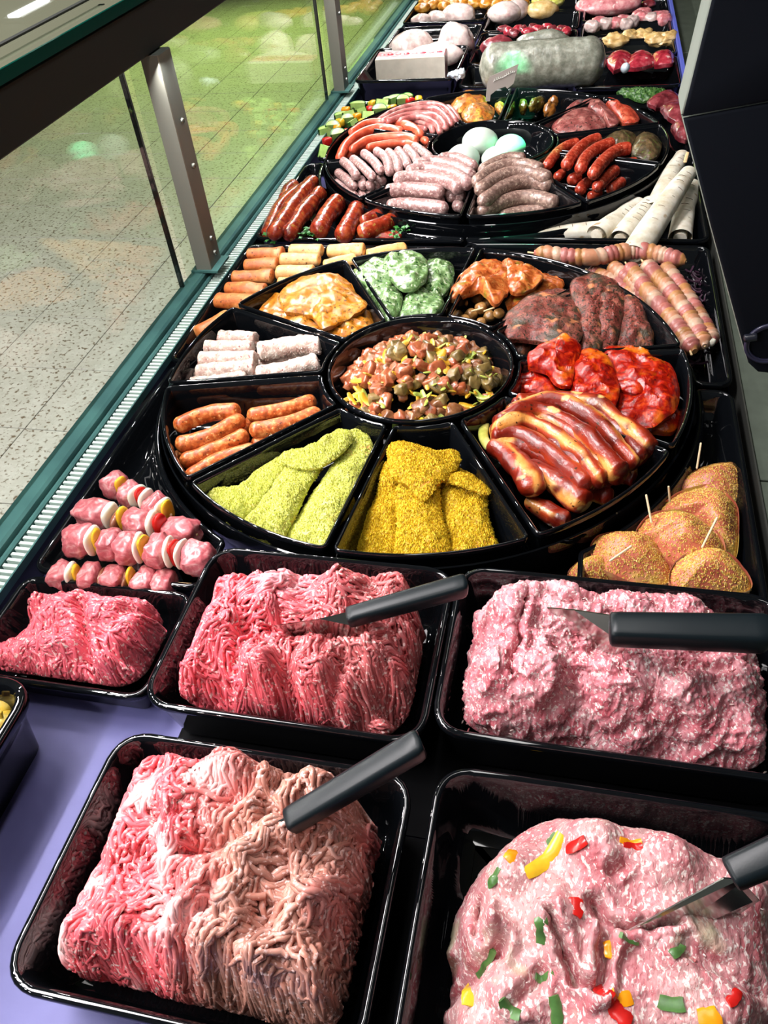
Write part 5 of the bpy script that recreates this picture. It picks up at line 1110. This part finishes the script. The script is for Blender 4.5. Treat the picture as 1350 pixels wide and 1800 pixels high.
OLV = food('olive_glazed_piece', (60, 50, 16), (112, 96, 34), (150, 110, 46), 50, .18, .6, 240, flecks=((120, .62, .68, (176, 190, 120)),), coat=.8)
OLO = food('orange_glazed_piece', (96, 56, 16), (150, 92, 34), (186, 130, 60), 50, .18, .6, 240, coat=.8)
for i, (x, y, sx, sy, m, rt, lb) in enumerate(((225, 180, .010, .020, OLV, .15, 'leftmost olive glazed piece in its bowl'), (310, 165, .011, .026, OLV, -.5, 'tall olive glazed piece in the middle'), (440, 145, .018, .013, OLO, .6, 'orange glazed piece at the rear right'), (400, 200, .012, .016, OLO, -.5, 'orange glazed piece in front, beside the mauve steaks'))):
    q = at(860+x/3.75, 140+y/3.75, .006); V, F_ = blob_mesh(q, (sx, sy, .016), rt, .3, 1.8, i+80, nu=28, nv=18, fine=.0015); tag(mk('glazed_piece', V, F_, m), lb, 'meat piece')
BUR = food('golden_marinated_burger', (120, 50, 26), (180, 110, 40), (216, 160, 60), 60, .3, .7, 260, flecks=((110, .6, .66, (90, 84, 30)), (150, .64, .70, (160, 40, 28))), coat=.4)
slabs([('golden herb burger at the back, behind the sausages', za([(925, 155), (990, 75), (1080, 60), (1165, 85), (1170, 140), (1080, 190), (990, 215), (940, 190)]), .004, .024), ('golden herb burger in front, under the price card', za([(1000, 205), (1060, 160), (1150, 150), (1220, 180), (1220, 240), (1160, 275), (1040, 275), (995, 240)]), .006, .026),
       ('dark meat bit at the right of the golden burgers', za([(1230, 160), (1270, 150), (1310, 190), (1280, 220), (1240, 200)]), .000, .018)], 'marinated_burger', 'burger', BUR, wav=.003, wf=60, dome=.8, amp=.002, p=2.2)
CHS = plain('white_cheese', (184, 196, 184), .45, var=.02, bump=.1, scale=60, sss=.2)
for i, (x, y, r_, z, lb) in enumerate(((1125, 430, .036, .012, 'large white cheese ball at the back left of the centre bowl'), (1340, 470, .032, .008, 'white cheese ball tinted green at the right of the centre bowl'), (1010, 545, .034, -.004, 'white cheese ball at the front left, partly hidden'), (1250, 550, .032, -.006, 'green-lit cheese ball at the front middle'))):
    q = at(560+x/3.97, 140+y/3.97, z+.01); V, F_ = blob_mesh(q, (r_, r_*.95, r_*.68), i, .09, .9, i+21, nu=30, nv=20); tag(mk('cheese_ball', V, F_, CHS), lb, 'cheese')
# ---------------------------------------------------------------- vegetables, rear left tray of the far platter
CU = food('cucumber_flesh', (150, 190, 96), (178, 214, 120), (206, 232, 160), 40, .3, .2, 200, sss=.15); CP = plain('cucumber_peel', (44, 104, 34), .35, var=.2, scale=90)
vb = [(275, 205, 1.0, .1), (430, 235, .9, .15), (345, 265, .8, -.1), (170, 280, 1.0, .6), (205, 300, .7, .3), (260, 320, .8, 1.3), (60, 380, 1.0, .7), (140, 410, .9, .5), (30, 505, .8, -.7), (545, 160, 1.0, .9), (590, 165, .8, .2), (440, 180, .9, -.3), (490, 170, .7, .4), (100, 350, .8, .2), (220, 260, .8, .8), (380, 200, .7, .1), (620, 150, .7, .5), (310, 240, .7, .9)]
for i, (x, y, s_, a) in enumerate(vb):
    q = at(560+x/3.97, 140+y/3.97, -.004+.006*(i % 3)); n6 = np.arange(10)*math.pi/9; r_ = .020*s_; th = .013
    half = np.c_[np.cos(n6)*r_, np.sin(n6)*r_]; rt = rotz(a) @ rotx(.5*math.sin(i*2.1))
    o = thing('cucumber_chunk', 'pale green cucumber chunk with dark peel in the far left vegetable tray', 'vegetable', q, 'cucumber chunks in the vegetable tray')
    f0 = np.c_[half*.86, np.full(10, -th)]; f1 = np.c_[half*.86, np.full(10, th)]
    V, F_ = loft([np.c_[half*.8, np.full(10, -th*1.02)], f0, f1, np.c_[half*.8, np.full(10, th*1.02)]]); mk('flesh', xform(V, rt, q), F_, CU, o)
    g0 = [np.c_[half*k, np.full(10, z)] for k, z in ((.87, -th), (1.0, -th), (1.0, th), (.87, th))]; V = np.concatenate(g0); F_ = [[k*10+j, k*10+j+1, k*10+j+11, k*10+j+10] for k in range(3) for j in range(9)]
    mk('peel', xform(V, rt, q), F_, CP, o)
for i, (x, y, m) in enumerate(((190, 215, PO), (380, 170, PY), (360, 210, PR), (480, 205, PY), (270, 260, PO), (130, 340, PO), (200, 370, PR), (640, 150, PR), (700, 140, PY), (150, 300, PY), (60, 430, PR), (520, 200, PO), (310, 300, PY), (240, 370, PY))):
    q = at(560+x/3.97, 140+y/3.97, .006); V, F_ = blob_mesh(q, (.011, .009, .008), i, .15, 1.2, i, e=.6, nu=14, nv=9)
    c_ = {PO: 'orange', PY: 'yellow', PR: 'red'}[m]; tag(mk('pepper_cube', V, F_, m), c_+' pepper cube between the cucumber chunks', 'vegetable', c_+' pepper cubes in the vegetable tray')
# ---------------------------------------------------------------- red glazed rolls, front left tray of the far platter
GLZ = food('red_glazed_roll', (84, 18, 10), (140, 44, 24), (176, 82, 44), 60, .2, .6, 220, flecks=((150, .62, .68, (150, 110, 50)),), coat=.8)
def z1(l): return zo(l, 1.9286, 0, 0)
gz = [([(1065, 610), (1000, 690), (925, 800)], .012, .0155), ([(1020, 640), (950, 700), (905, 800)], -.006, .014), ([(1090, 650), (1030, 720), (975, 800)], .006, .0155), ([(1150, 680), (1110, 730), (1075, 790)], .010, .017), ([(1215, 705), (1190, 750), (1160, 805)], .008, .0165), ([(1300, 725), (1260, 740), (1225, 760)], .006, .013), ([(1345, 742), (1290, 765), (1215, 795)], .004, .0145), ([(1370, 805), (1290, 808), (1205, 812)], -.012, .012), ([(1235, 700), (1225, 712), (1215, 730)], .002, .013), ([(1000, 620), (975, 650), (960, 680)], -.008, .013)]
gl_ = ['leftmost long red glazed roll on top', 'red glazed roll at the far left, underneath', 'second red glazed roll from the left', 'third red glazed roll from the left, thickest', 'fourth red glazed roll from the left, with green flecks', 'short red glazed roll at the back right', 'red glazed roll lying across on the right', 'lowest red glazed roll along the front right rim', 'red glazed roll end behind the fourth one', 'red glazed roll end at the back left']
for i, (pth, z, r_) in enumerate(gz):
    V, F_ = roll_mesh(px3(z1(pth), z), r_, seed=i, n=26, seg=18, end=.7, amp=.002, freq=60, wob=.12); tag(mk('glazed_roll', V, F_, GLZ), gl_[i], 'meat roll')
LEAF = plain('parsley_leaf', (44, 104, 40), .4, var=.3, scale=120)
def leaves(label, px, z, n, spread, seed, size=.007):
    rs = np.random.RandomState(seed); c = at(*px, z); Vs, Fs, m = [], [], 0
    for i in range(n):
        p = c+np.array([rs.randn()*spread, rs.randn()*spread*.8, rs.rand()*.008]); L = [(0, 0, 0), (.5, .35, .1), (.7, .8, .05), (1.0, .25, .25), (1.5, 0, .1), (1.0, -.25, .25), (.7, -.8, .05), (.5, -.35, .1)]
        V = xform(np.array(L)*size*(.6+.8*rs.rand()), rotz(rs.rand()*6.28) @ roty(rs.randn()*.4), p); V = np.vstack([V, V-(0, 0, .0006)]); Vs.append(V)
        Fs += [[m+j for j in range(8)], [m+15-j for j in range(8)]]+[[m+j, m+8+j, m+8+(j+1) % 8, m+(j+1) % 8] for j in range(8)]; m += 16
    return tag(mk('parsley_sprig', np.concatenate(Vs), Fs, LEAF, smooth=False), label, 'herb', kind='stuff')
leaves('green parsley leaves under the third glazed roll', (548, 412), .004, 26, .010, 1); leaves('small parsley tuft under the leftmost glazed rolls', (480, 420), -.004, 12, .006, 2); leaves('small parsley tuft at the right end of the glazed rolls', (700, 408), .0, 14, .008, 3)
# ---------------------------------------------------------------- flatbread rolls, front right tray of the far platter
FB = food('flatbread', (176, 164, 138), (206, 200, 182), (222, 218, 206), 30, .7, .3, 120, flecks=((36, .66, .72, (166, 140, 104)),))
def fbread(label, path, z, r, seed, r2=None):
    P_ = px3(zb(path), z); P_[-1] = P_[-1]+(P_[-1]-P_[-2])*.25-np.array([0, 0, max(0, z+.006)*.6]); P_ = smoothpath(P_, 20); s = np.linspace(0, 1, 20); rr = r+(r2-r)*s if r2 else np.full(20, r); n = 20
    V, F_ = tubes(P_[None], (rr*(1+.05*noise(np.c_[s*6, s*0+seed], seed)))[None], 24, .8); V = V.reshape(20, 24, 3); a = np.arange(24)/24
    V = P_[:, None]+(V-P_[:, None])*(1+.12*a[None, :, None]); V = V.reshape(-1, 3); F_ = F_.tolist()
    # spiral inner wrap visible at the open ends
    V2, F2 = tubes(P_[None]+np.array([0, 0, -.001]), (rr*.62)[None], 16, .8)
    t = thing('flatbread_roll', label, 'bread', P_.mean(0)-(0, 0, r)); mk('outer_wrap', V, F_, FB, t); mk('inner_wrap', V2, F2.tolist()+[list(range(16)), list(range(304, 320))[::-1]], FB, t)
    gm = MATS.get('grill_mark') or plain('grill_mark', (96, 78, 54), .7)
    T = P_[-1]-P_[0]; T /= np.linalg.norm(T); sd = np.cross(T, (0, 0, 1)); pts = []
    for k in range(3, 17, 2):
        c = P_[k]; an = np.linspace(.9, 1.2+.5*abs(math.sin(k*seed)), 6)+.3*math.sin(k*seed*3); pts.append(np.array([c+(rr[k]*1.03)*(sd*math.cos(b)*-1*math.copysign(1, sd[0])*-1+np.array([0, 0, .82])*math.sin(b)) for b in an]))
    V3, F3 = tubes(np.array(pts), np.full((len(pts), 6), .0006), 5, .6); q = mk('grill_marks', V3, F3, gm, t); q['label'] = 'thin dark grill marks'
fbread('flat folded flatbread lying along the front rim, green-tinted at its left end', [(90, 1000), (400, 1010), (730, 985)], -.010, .012, 1, .016)
fbread('flatbread roll at the left, slanting behind the others', [(985, 830), (870, 910), (740, 1000)], -.006, .018, 2)
fbread('second flatbread roll from the left, slanting', [(1065, 820), (970, 910), (885, 1010)], .000, .017, 3)
fbread('flatbread roll at the back with its open end facing forward', [(1270, 500), (1200, 620), (1115, 775)], .014, .012, 4, .018)
fbread('rightmost flatbread roll, under the big one', [(1330, 700), (1290, 840), (1265, 1000)], -.008, .016, 5, .017)
fbread('largest flatbread roll lying on top, tapering to the back', [(1315, 610), (1200, 770), (1010, 1010)], .028, .013, 6, .022)
tag(mk('wooden_stick', *roll_mesh(px3(zb([(1308, 480), (1290, 545)]), .03), .003, flat=.4, end=.3), WOOD), 'pale wooden stick end by the rear flatbread roll', 'stick')
# dark herb-topped meat, rear right tray of the far platter
DKR = food('dark_red_meat', (78, 24, 30), (120, 44, 52), (160, 84, 88), 40, .25, .3, 200, coat=.4)
slabs([('dark red meat piece lowest by the scale, at the tray front', zb([(1200, 290), (1290, 270), (1330, 330), (1300, 380), (1230, 350)]), .002, .022), ('dark red meat piece in the middle of the rear right tray', zb([(1130, 160), (1230, 125), (1300, 160), (1310, 230), (1250, 260), (1180, 230)]), .008, .024), ('dark red meat piece at the back, with herbs', zb([(1040, 140), (1100, 90), (1200, 70), (1270, 110), (1200, 140), (1100, 170)]), .000, .022)],
      'dark_meat', 'meat piece', DKR, wav=.004, wf=45, dome=.8, amp=.001)
for i, (x, y) in enumerate(((880, 70), (960, 75), (1040, 80), (1110, 75), (1160, 70), (920, 90), (1000, 95))):
    pass
slabs([('green chopped herb topping behind the far platter', zb([(840, 70), (960, 55), (1160, 60), (1160, 95), (1020, 125), (930, 100)]), -.006, .018)], 'herb_topping', 'herb', food('chopped_herbs', (24, 52, 20), (50, 92, 36), (110, 142, 80), 160, .3, .8, 400, coat=.5), wav=.003, wf=90, amp=.004, af=220, dome=.6)
# ---------------------------------------------------------------- back trays
RAWW = food('raw_white_meat', (170, 140, 136), (206, 186, 180), (228, 216, 206), 40, .25, .3, 160, flecks=((30, .62, .72, (196, 140, 140)),), coat=.5, sss=.15)
FAT = plain('pork_rind', (192, 184, 170), .45, var=.05, scale=40, sss=.15); RPK = food('raw_pink_meat', (176, 88, 92), (212, 136, 140), (232, 184, 180), 50, .3, .3, 200, flecks=((60, .60, .68, (238, 214, 206)),), coat=.3, sss=.15)
RRD = food('raw_red_meat', (130, 24, 36), (172, 46, 62), (204, 96, 104), 50, .25, .3, 200, flecks=((44, .62, .68, (232, 190, 184)),), coat=.4, sss=.1)
FILM = food('film_wrapped', (104, 106, 94), (132, 134, 120), (164, 166, 152), 60, .25, .5, 140, coat=.6); GLD = food('golden_pieces', (130, 76, 16), (184, 120, 36), (214, 166, 80), 60, .3, .5, 220, coat=.4)
YLT = food('yellowish_meat', (170, 130, 66), (206, 172, 110), (228, 204, 152), 50, .35, .4, 200, coat=.2)
def c4(l): return zo(l, 4.21875, 600, 0)
def c5(l): return zo(l, 3.9706, 880, 0)
# pork belly slab with rind
V, F_ = box(-1, 1, -1, 1, 0, 1, .12); A = at(*c4([(262, 600)])[0], .0)[:2]; B = at(*c4([(770, 575)])[0], .0)[:2]; ax = B-A; L = np.linalg.norm(ax); an = math.atan2(ax[1], ax[0])
t = thing('pork_belly', 'slab of pork belly with white rind facing front, in the back left tray', 'meat slab', ((A+B)[0]/2, (A+B)[1]/2+.035, -.018))
for nm, (y0, y1, z0, z1), m in (('rind', (.0, .012, -.016, .050), FAT), ('meat_layer', (.0125, .06, -.016, .050), RPK), ('fat_layer', (.0605, .072, -.016, .048), FAT)):
    b = box(-L/2, L/2, y0, y1, z0, z1, .003); V = b[0] @ rotz(an).T+np.array([(A+B)[0]/2, (A+B)[1]/2, 0]); mk(nm, V, b[1], m, t, smooth=False)
for i in range(8):
    p = A+ax*(i+.6)/8.4+np.array([0, .030]); mk('rib_spot', *blob_mesh((p[0], p[1], .050), (.008, .006, .003), 0, .2, 1.5, i, nu=12, nv=8), RRD if i % 2 else RPK, t)
def lump(label, c, s, rot, mat, seed, name='meat_lump', cat='meat piece', **k):
    V, F_ = blob_mesh(c, s, rot, seed=seed, nu=34, nv=22, **{**dict(amp=.22, freq=1.5, fine=.001), **k}); tag(mk(name, V, F_, mat), label, cat)
lump('big pale veal lobe on the left, behind the pork belly', at(*c4([(520, 350)])[0], .020), (.062, .045, .040), .3, RAWW, 3); lump('pale meat lobe at the right, wrapped in thin film', at(*c4([(850, 310)])[0], .024), (.050, .048, .048), 1.2, RAWW, 5)
lump('front pale meat lobe touching the pork belly', at(*c4([(700, 410)])[0], .012), (.070, .030, .030), 0, RAWW, 8)
lump('chicken leg on the left of the third tray', at(*c4([(590, 150)])[0], .01), (.030, .022, .018), .2, RAWW, 11, 'chicken_thigh', 'poultry'); lump('chicken leg in the middle with a dark joint', at(*c4([(720, 130)])[0], .012), (.040, .020, .018), -.4, RAWW, 12, 'chicken_thigh', 'poultry'); lump('large chicken leg at the right of the third tray', at(*c4([(870, 110)])[0], .018), (.052, .034, .028), -.2, RAWW, 14, 'chicken_thigh', 'poultry')
for i, (x, y) in enumerate(((600, 60), (680, 40), (760, 50), (840, 35), (900, 30), (620, 20), (780, 15), (720, 5))):
    lump('orange marinated piece in the tray at the very back left', at(*c4([(x, y)])[0], .012), (.026, .020, .014), i, GLD, 20+i, 'marinated_piece'); bpy.context.scene.collection.objects[-1]['group'] = 'orange marinated pieces at the back left'
# the big wrapped roll
A = at(*c5([(-150, 478)])[0], .055); B = at(*c5([(735, 420)])[0], .055)
V, F_ = roll_mesh([A, A*.5+B*.5, B], .050, n=60, seg=40, end=.75, amp=.0014, freq=60); t = thing('wrapped_roll', 'large grey roll of meat wrapped tightly in film, lying across the back trays', 'wrapped meat', (A+B)/2-(0, 0, .05)); mk('film_roll', V, F_, FILM, t)
V, F_ = roll_mesh([A-(.075, 0, .014), A-(.05, 0, .01), A-(.032, 0, .006)], .017, n=30, seg=28, amp=.010, freq=130, wob=.5, flat=.7); mk('film_tuft', V, F_, plain('film_white', (206, 220, 230), .25, coat=.5), t)
V, F_ = roll_mesh([B+(.036, 0, -.012), B+(.052, .002, -.022)], .012, n=18, seg=16, amp=.003, freq=90); mk('film_tuft', V, F_, MATS['film_white'], t)
lump('small vacuum-packed purplish cut behind the wrapped roll', at(*c4([(1160, 345)])[0], .014), (.045, .026, .026), .1, DKR, 31); lump('vacuum-packed pale green cut behind the wrapped roll', at(*c5([(300, 300)])[0], .018), (.068, .034, .030), .05, FILM, 32, 'wrapped_cut', 'wrapped meat')
for i in range(14): 
    x = 20+i*34; lump('red goulash strip in the back middle tray', at(*c5([(x, 205+(i % 3)*14-(12 if 3 < i < 11 else 0))])[0], .012), (.018, .013, .011), i*1.3, RRD if i % 2 else DKR, 40+i, 'goulash_strip'); bpy.context.scene.collection.objects[-1]['group'] = 'red goulash strips'
lump('smooth pale chicken breast at the left in the back middle tray', at(*c4([(1210, 95)])[0], .018), (.050, .040, .028), .2, RAWW, 61, 'chicken_breast', 'poultry', amp=.10); lump('second pale chicken breast, overlapping the first', at(*c5([(110, 70)])[0], .018), (.036, .040, .028), -.3, RAWW, 62, 'chicken_breast', 'poultry', amp=.10); lump('yellowish chicken breast at the right in the back middle tray', at(*c5([(290, 70)])[0], .014), (.048, .034, .024), .1, YLT, 63, 'chicken_breast', 'poultry', amp=.10)
for i in range(9):
    x = 985+i*45; q = at(*c4([(x, 30-(i % 2)*12)])[0], .010); lump('golden marinated piece behind the chicken breasts', q, (.028, .022, .014), i, GLD, 70+i, 'golden_piece'); bpy.context.scene.collection.objects[-1]['group'] = 'golden pieces at the very back'
for i in range(5):
    lump('yellow-green marinated piece at the very back of the middle column', at(*c5([(270+i*32, 10)])[0], .008), (.024, .018, .012), i, LEEKM, 85+i, 'green_piece'); bpy.context.scene.collection.objects[-1]['group'] = 'yellow-green pieces at the very back'
rr_ = [('red streaked neck steak at the left, beside the wrapped roll', [(740, 400), (800, 350), (900, 350), (930, 400), (860, 450), (790, 470)]), ('red neck steak slice in the middle with a pale fat seam', [(900, 380), (980, 350), (1060, 370), (1080, 420), (960, 455), (880, 455)]), ('red neck steak slice at the right, next to the scale', [(1050, 380), (1150, 350), (1210, 370), (1200, 425), (1080, 435)])]
for i, (lb, o_) in enumerate(rr_): slabs([(lb, c5(o_), .0, .026)], 'neck_steak', 'steak', RRD, wav=.004, wf=45, dome=.8, amp=.001)
for i, (x, y, lb) in enumerate(((800, 285, 'yellowish wrinkled meat at the left of its tray'), (900, 262, 'yellowish wrinkled meat, second from the left'), (1000, 255, 'brown-yellow wrinkled meat, highest in its tray'), (1090, 275, 'yellowish wrinkled meat, second from the right'), (1170, 270, 'yellowish wrinkled meat beside the scale'))):
    lump(lb, at(*c5([(x, y)])[0], .008), (.032, .024, .018), i, YLT, 90+i, 'tripe_piece', amp=.35, freq=2.2)
dk = [(680, 160, 1), (740, 165, 0), (800, 160, 1), (860, 145, 1), (920, 150, 0), (990, 125, 1), (1000, 95, 1), (1050, 130, 0), (1090, 120, 1), (1140, 135, 1), (960, 115, 1), (640, 185, 0), (1120, 115, 1), (880, 170, 0)]
for i, (x, y, m) in enumerate(dk):
    lump('pink diced pork piece in the second tray from the back, right column', at(*c5([(x, y)])[0], .012), (.020, .017, .014), i*1.1, RPK if m else RAWW, 100+i, 'diced_pork', e=.7); bpy.context.scene.collection.objects[-1]['group'] = 'diced pork at the back'
lump('flat pale pink roast at the back right', at(*c5([(760, 35)])[0], .016), (.095, .045, .026), .05, RPK, 120, 'pork_roast', 'roast', amp=.15)
lump('small dark meat bit at the very back right', at(*c5([(1030, 25)])[0], .010), (.020, .016, .010), .05, DKR, 121, 'dark_bit')
# bulbs in the side pot
YB = food('yellow_bulb', (150, 120, 30), (204, 172, 60), (228, 206, 120), 60, .35, .2, 200)
for i, (x, y, lb) in enumerate(((6, 1240, 'yellow pickled bulb at the back of the side pot'), (10, 1272, 'yellow pickled bulb nearest in the side pot'), (-12, 1258, 'yellow pickled bulb cut by the left edge'))):
    q = at(x, y, .006); t = thing('pickled_bulb', lb, 'vegetable', q-(0, 0, .01)); mk('bulb', *blob_mesh(q, (.0125, .0115, .011), i, .1, 1, i+4), YB, t); mk('stem_tip', *roll_mesh([q+(0, 0, .009), q+(.002, .002, .018)], .0018, n=14, seg=8), YB, t)
for i in range(5):
    q = np.array([-.56+.024*i, .16+.03*(i % 2), -.012]); t = None; lump('yellow pickled bulb at the bottom of the side pot', q, (.013, .012, .011), i, YB, 130+i, 'pickled_bulb', 'vegetable', amp=.1); bpy.context.scene.collection.objects[-1]['group'] = 'pickled bulbs low in the side pot'
# ---------------------------------------------------------------- price card
CARD = plain('price_card', (150, 140, 134), .5); CW = plain('card_print', (206, 206, 198), .5)
q = [on_y(820+x/9.643, 90+y/9.643, 1.80) for x, y in ((400, 430), (885, 215), (800, 545), (690, 640), (660, 600), (520, 650), (410, 740), (395, 850), (320, 850), (350, 540))]
q = np.array(q); n_ = np.array([0, 1, 0]); V = np.vstack([q, q+n_*.0012]); m = len(q)
t = thing('price_card', 'small grey price card on a clip standing behind the far platter', 'sign', (q[:, 0].mean(), 1.8, q[:, 2].min()))
mk('card', V, [list(range(m)), list(range(m, 2*m))[::-1]]+[[j, m+j, m+(j+1) % m, (j+1) % m] for j in range(m)], CARD, t, smooth=False)
# faint script line on the card: unreadable looping handwriting
w0, w1 = on_y(820+455/9.643, 90+520/9.643, 1.7985), on_y(820+830/9.643, 90+345/9.643, 1.7985); s = np.linspace(0, 1, 70)
pth = w0+(w1-w0)*s[:, None]; pth[:, 2] += .0035*np.abs(np.sin(s*34))*(1+.6*np.sin(s*11)); pth[:, 0] += .0015*np.sin(s*68)
V, F_ = tubes(pth[None], np.full((1, 70), .0006), 5); mk('handwriting', V, F_, CW, t)
# ---------------------------------------------------------------- the scale at the right
t = thing('counter_scale', 'large dark housing of a counter scale with grey sides, standing at the right edge', 'scale', (.33, .85, -.004))
YP = .80; up_ = np.array([on_y(x, y, YP) for x, y in ((1200, 207), (1212, 160), (1252, 0), (1290, -150), (1800, -150), (1800, 120), (1350, 180))]); lo_ = np.array([on_y(x, y, YP) for x, y in ((1201, 209), (1350, 182), (1800, 122), (1800, 560), (1420, 650), (1350, 657), (1332, 655), (1316, 640), (1304, 600), (1250, 400))])
def prism(P_, d, dz=0, bev=.003):
    P_ = ccw(P_[:, [0, 2]]); loops = []
    for i, y in ((bev, 0), (bev*.3, bev*.3), (0, bev), (0, d-bev), (bev, d)): q_ = inset(P_, i); loops.append(np.c_[q_[:, 0], np.full(len(q_), YP+y), q_[:, 1]+dz*y/d])
    return loft(loops[::-1])
mk('upper_panel', *prism(up_, .006), SCALEM, t); mk('lower_panel', *prism(lo_, .006), SCALEM, t)
bk = up_.copy(); bk[:, 0] -= .001; V, F_ = prism(bk, .058); V[:, 1] += .0062; mk('upper_housing', V, F_, SCALEG, t)
bk = lo_.copy(); bk[:, 0] -= .0012; V, F_ = prism(bk, .030); V[:, 1] += .0062; mk('lower_housing', V, F_, SCALEG, t)
c = on_y(1352, 605, YP-.002); a = np.linspace(0, 2*math.pi, 40); r_ = abs(on_y(1311, 605, YP)[0]-c[0])
for nm, k, w in (('knob_ring', 1.0, .0022), ('knob_ring', .9, .0014)):
    pth = np.c_[c[0]+r_*k*np.cos(a), np.full(40, YP-.001), c[2]+r_*k*np.sin(a)]; V, F_ = tubes(pth[None], np.full((1, 40), w), 8); mk(nm, V, F_, plain('scale_edge_%d' % (k*10), (44, 44, 66), .3), t)
cc = on_y(1314, 594, YP-.004); V, F_ = roll_mesh([cc-(.004, 0, .001), cc+(.010, 0, .002)], .0045, n=16, seg=14, end=.4); mk('hinge_pin', V, F_, plain('hinge_dark', (30, 32, 40), .2), t)
V, F_ = box(.40, .58, .9, 1.1, -.0035, .10, .004); mk('stand', V, F_, SCALEM, t, smooth=False)
V, F_ = box(.30, .58, .87, .93, .03, .40, .004); mk('neck', V, F_, SCALEM, t, smooth=False)
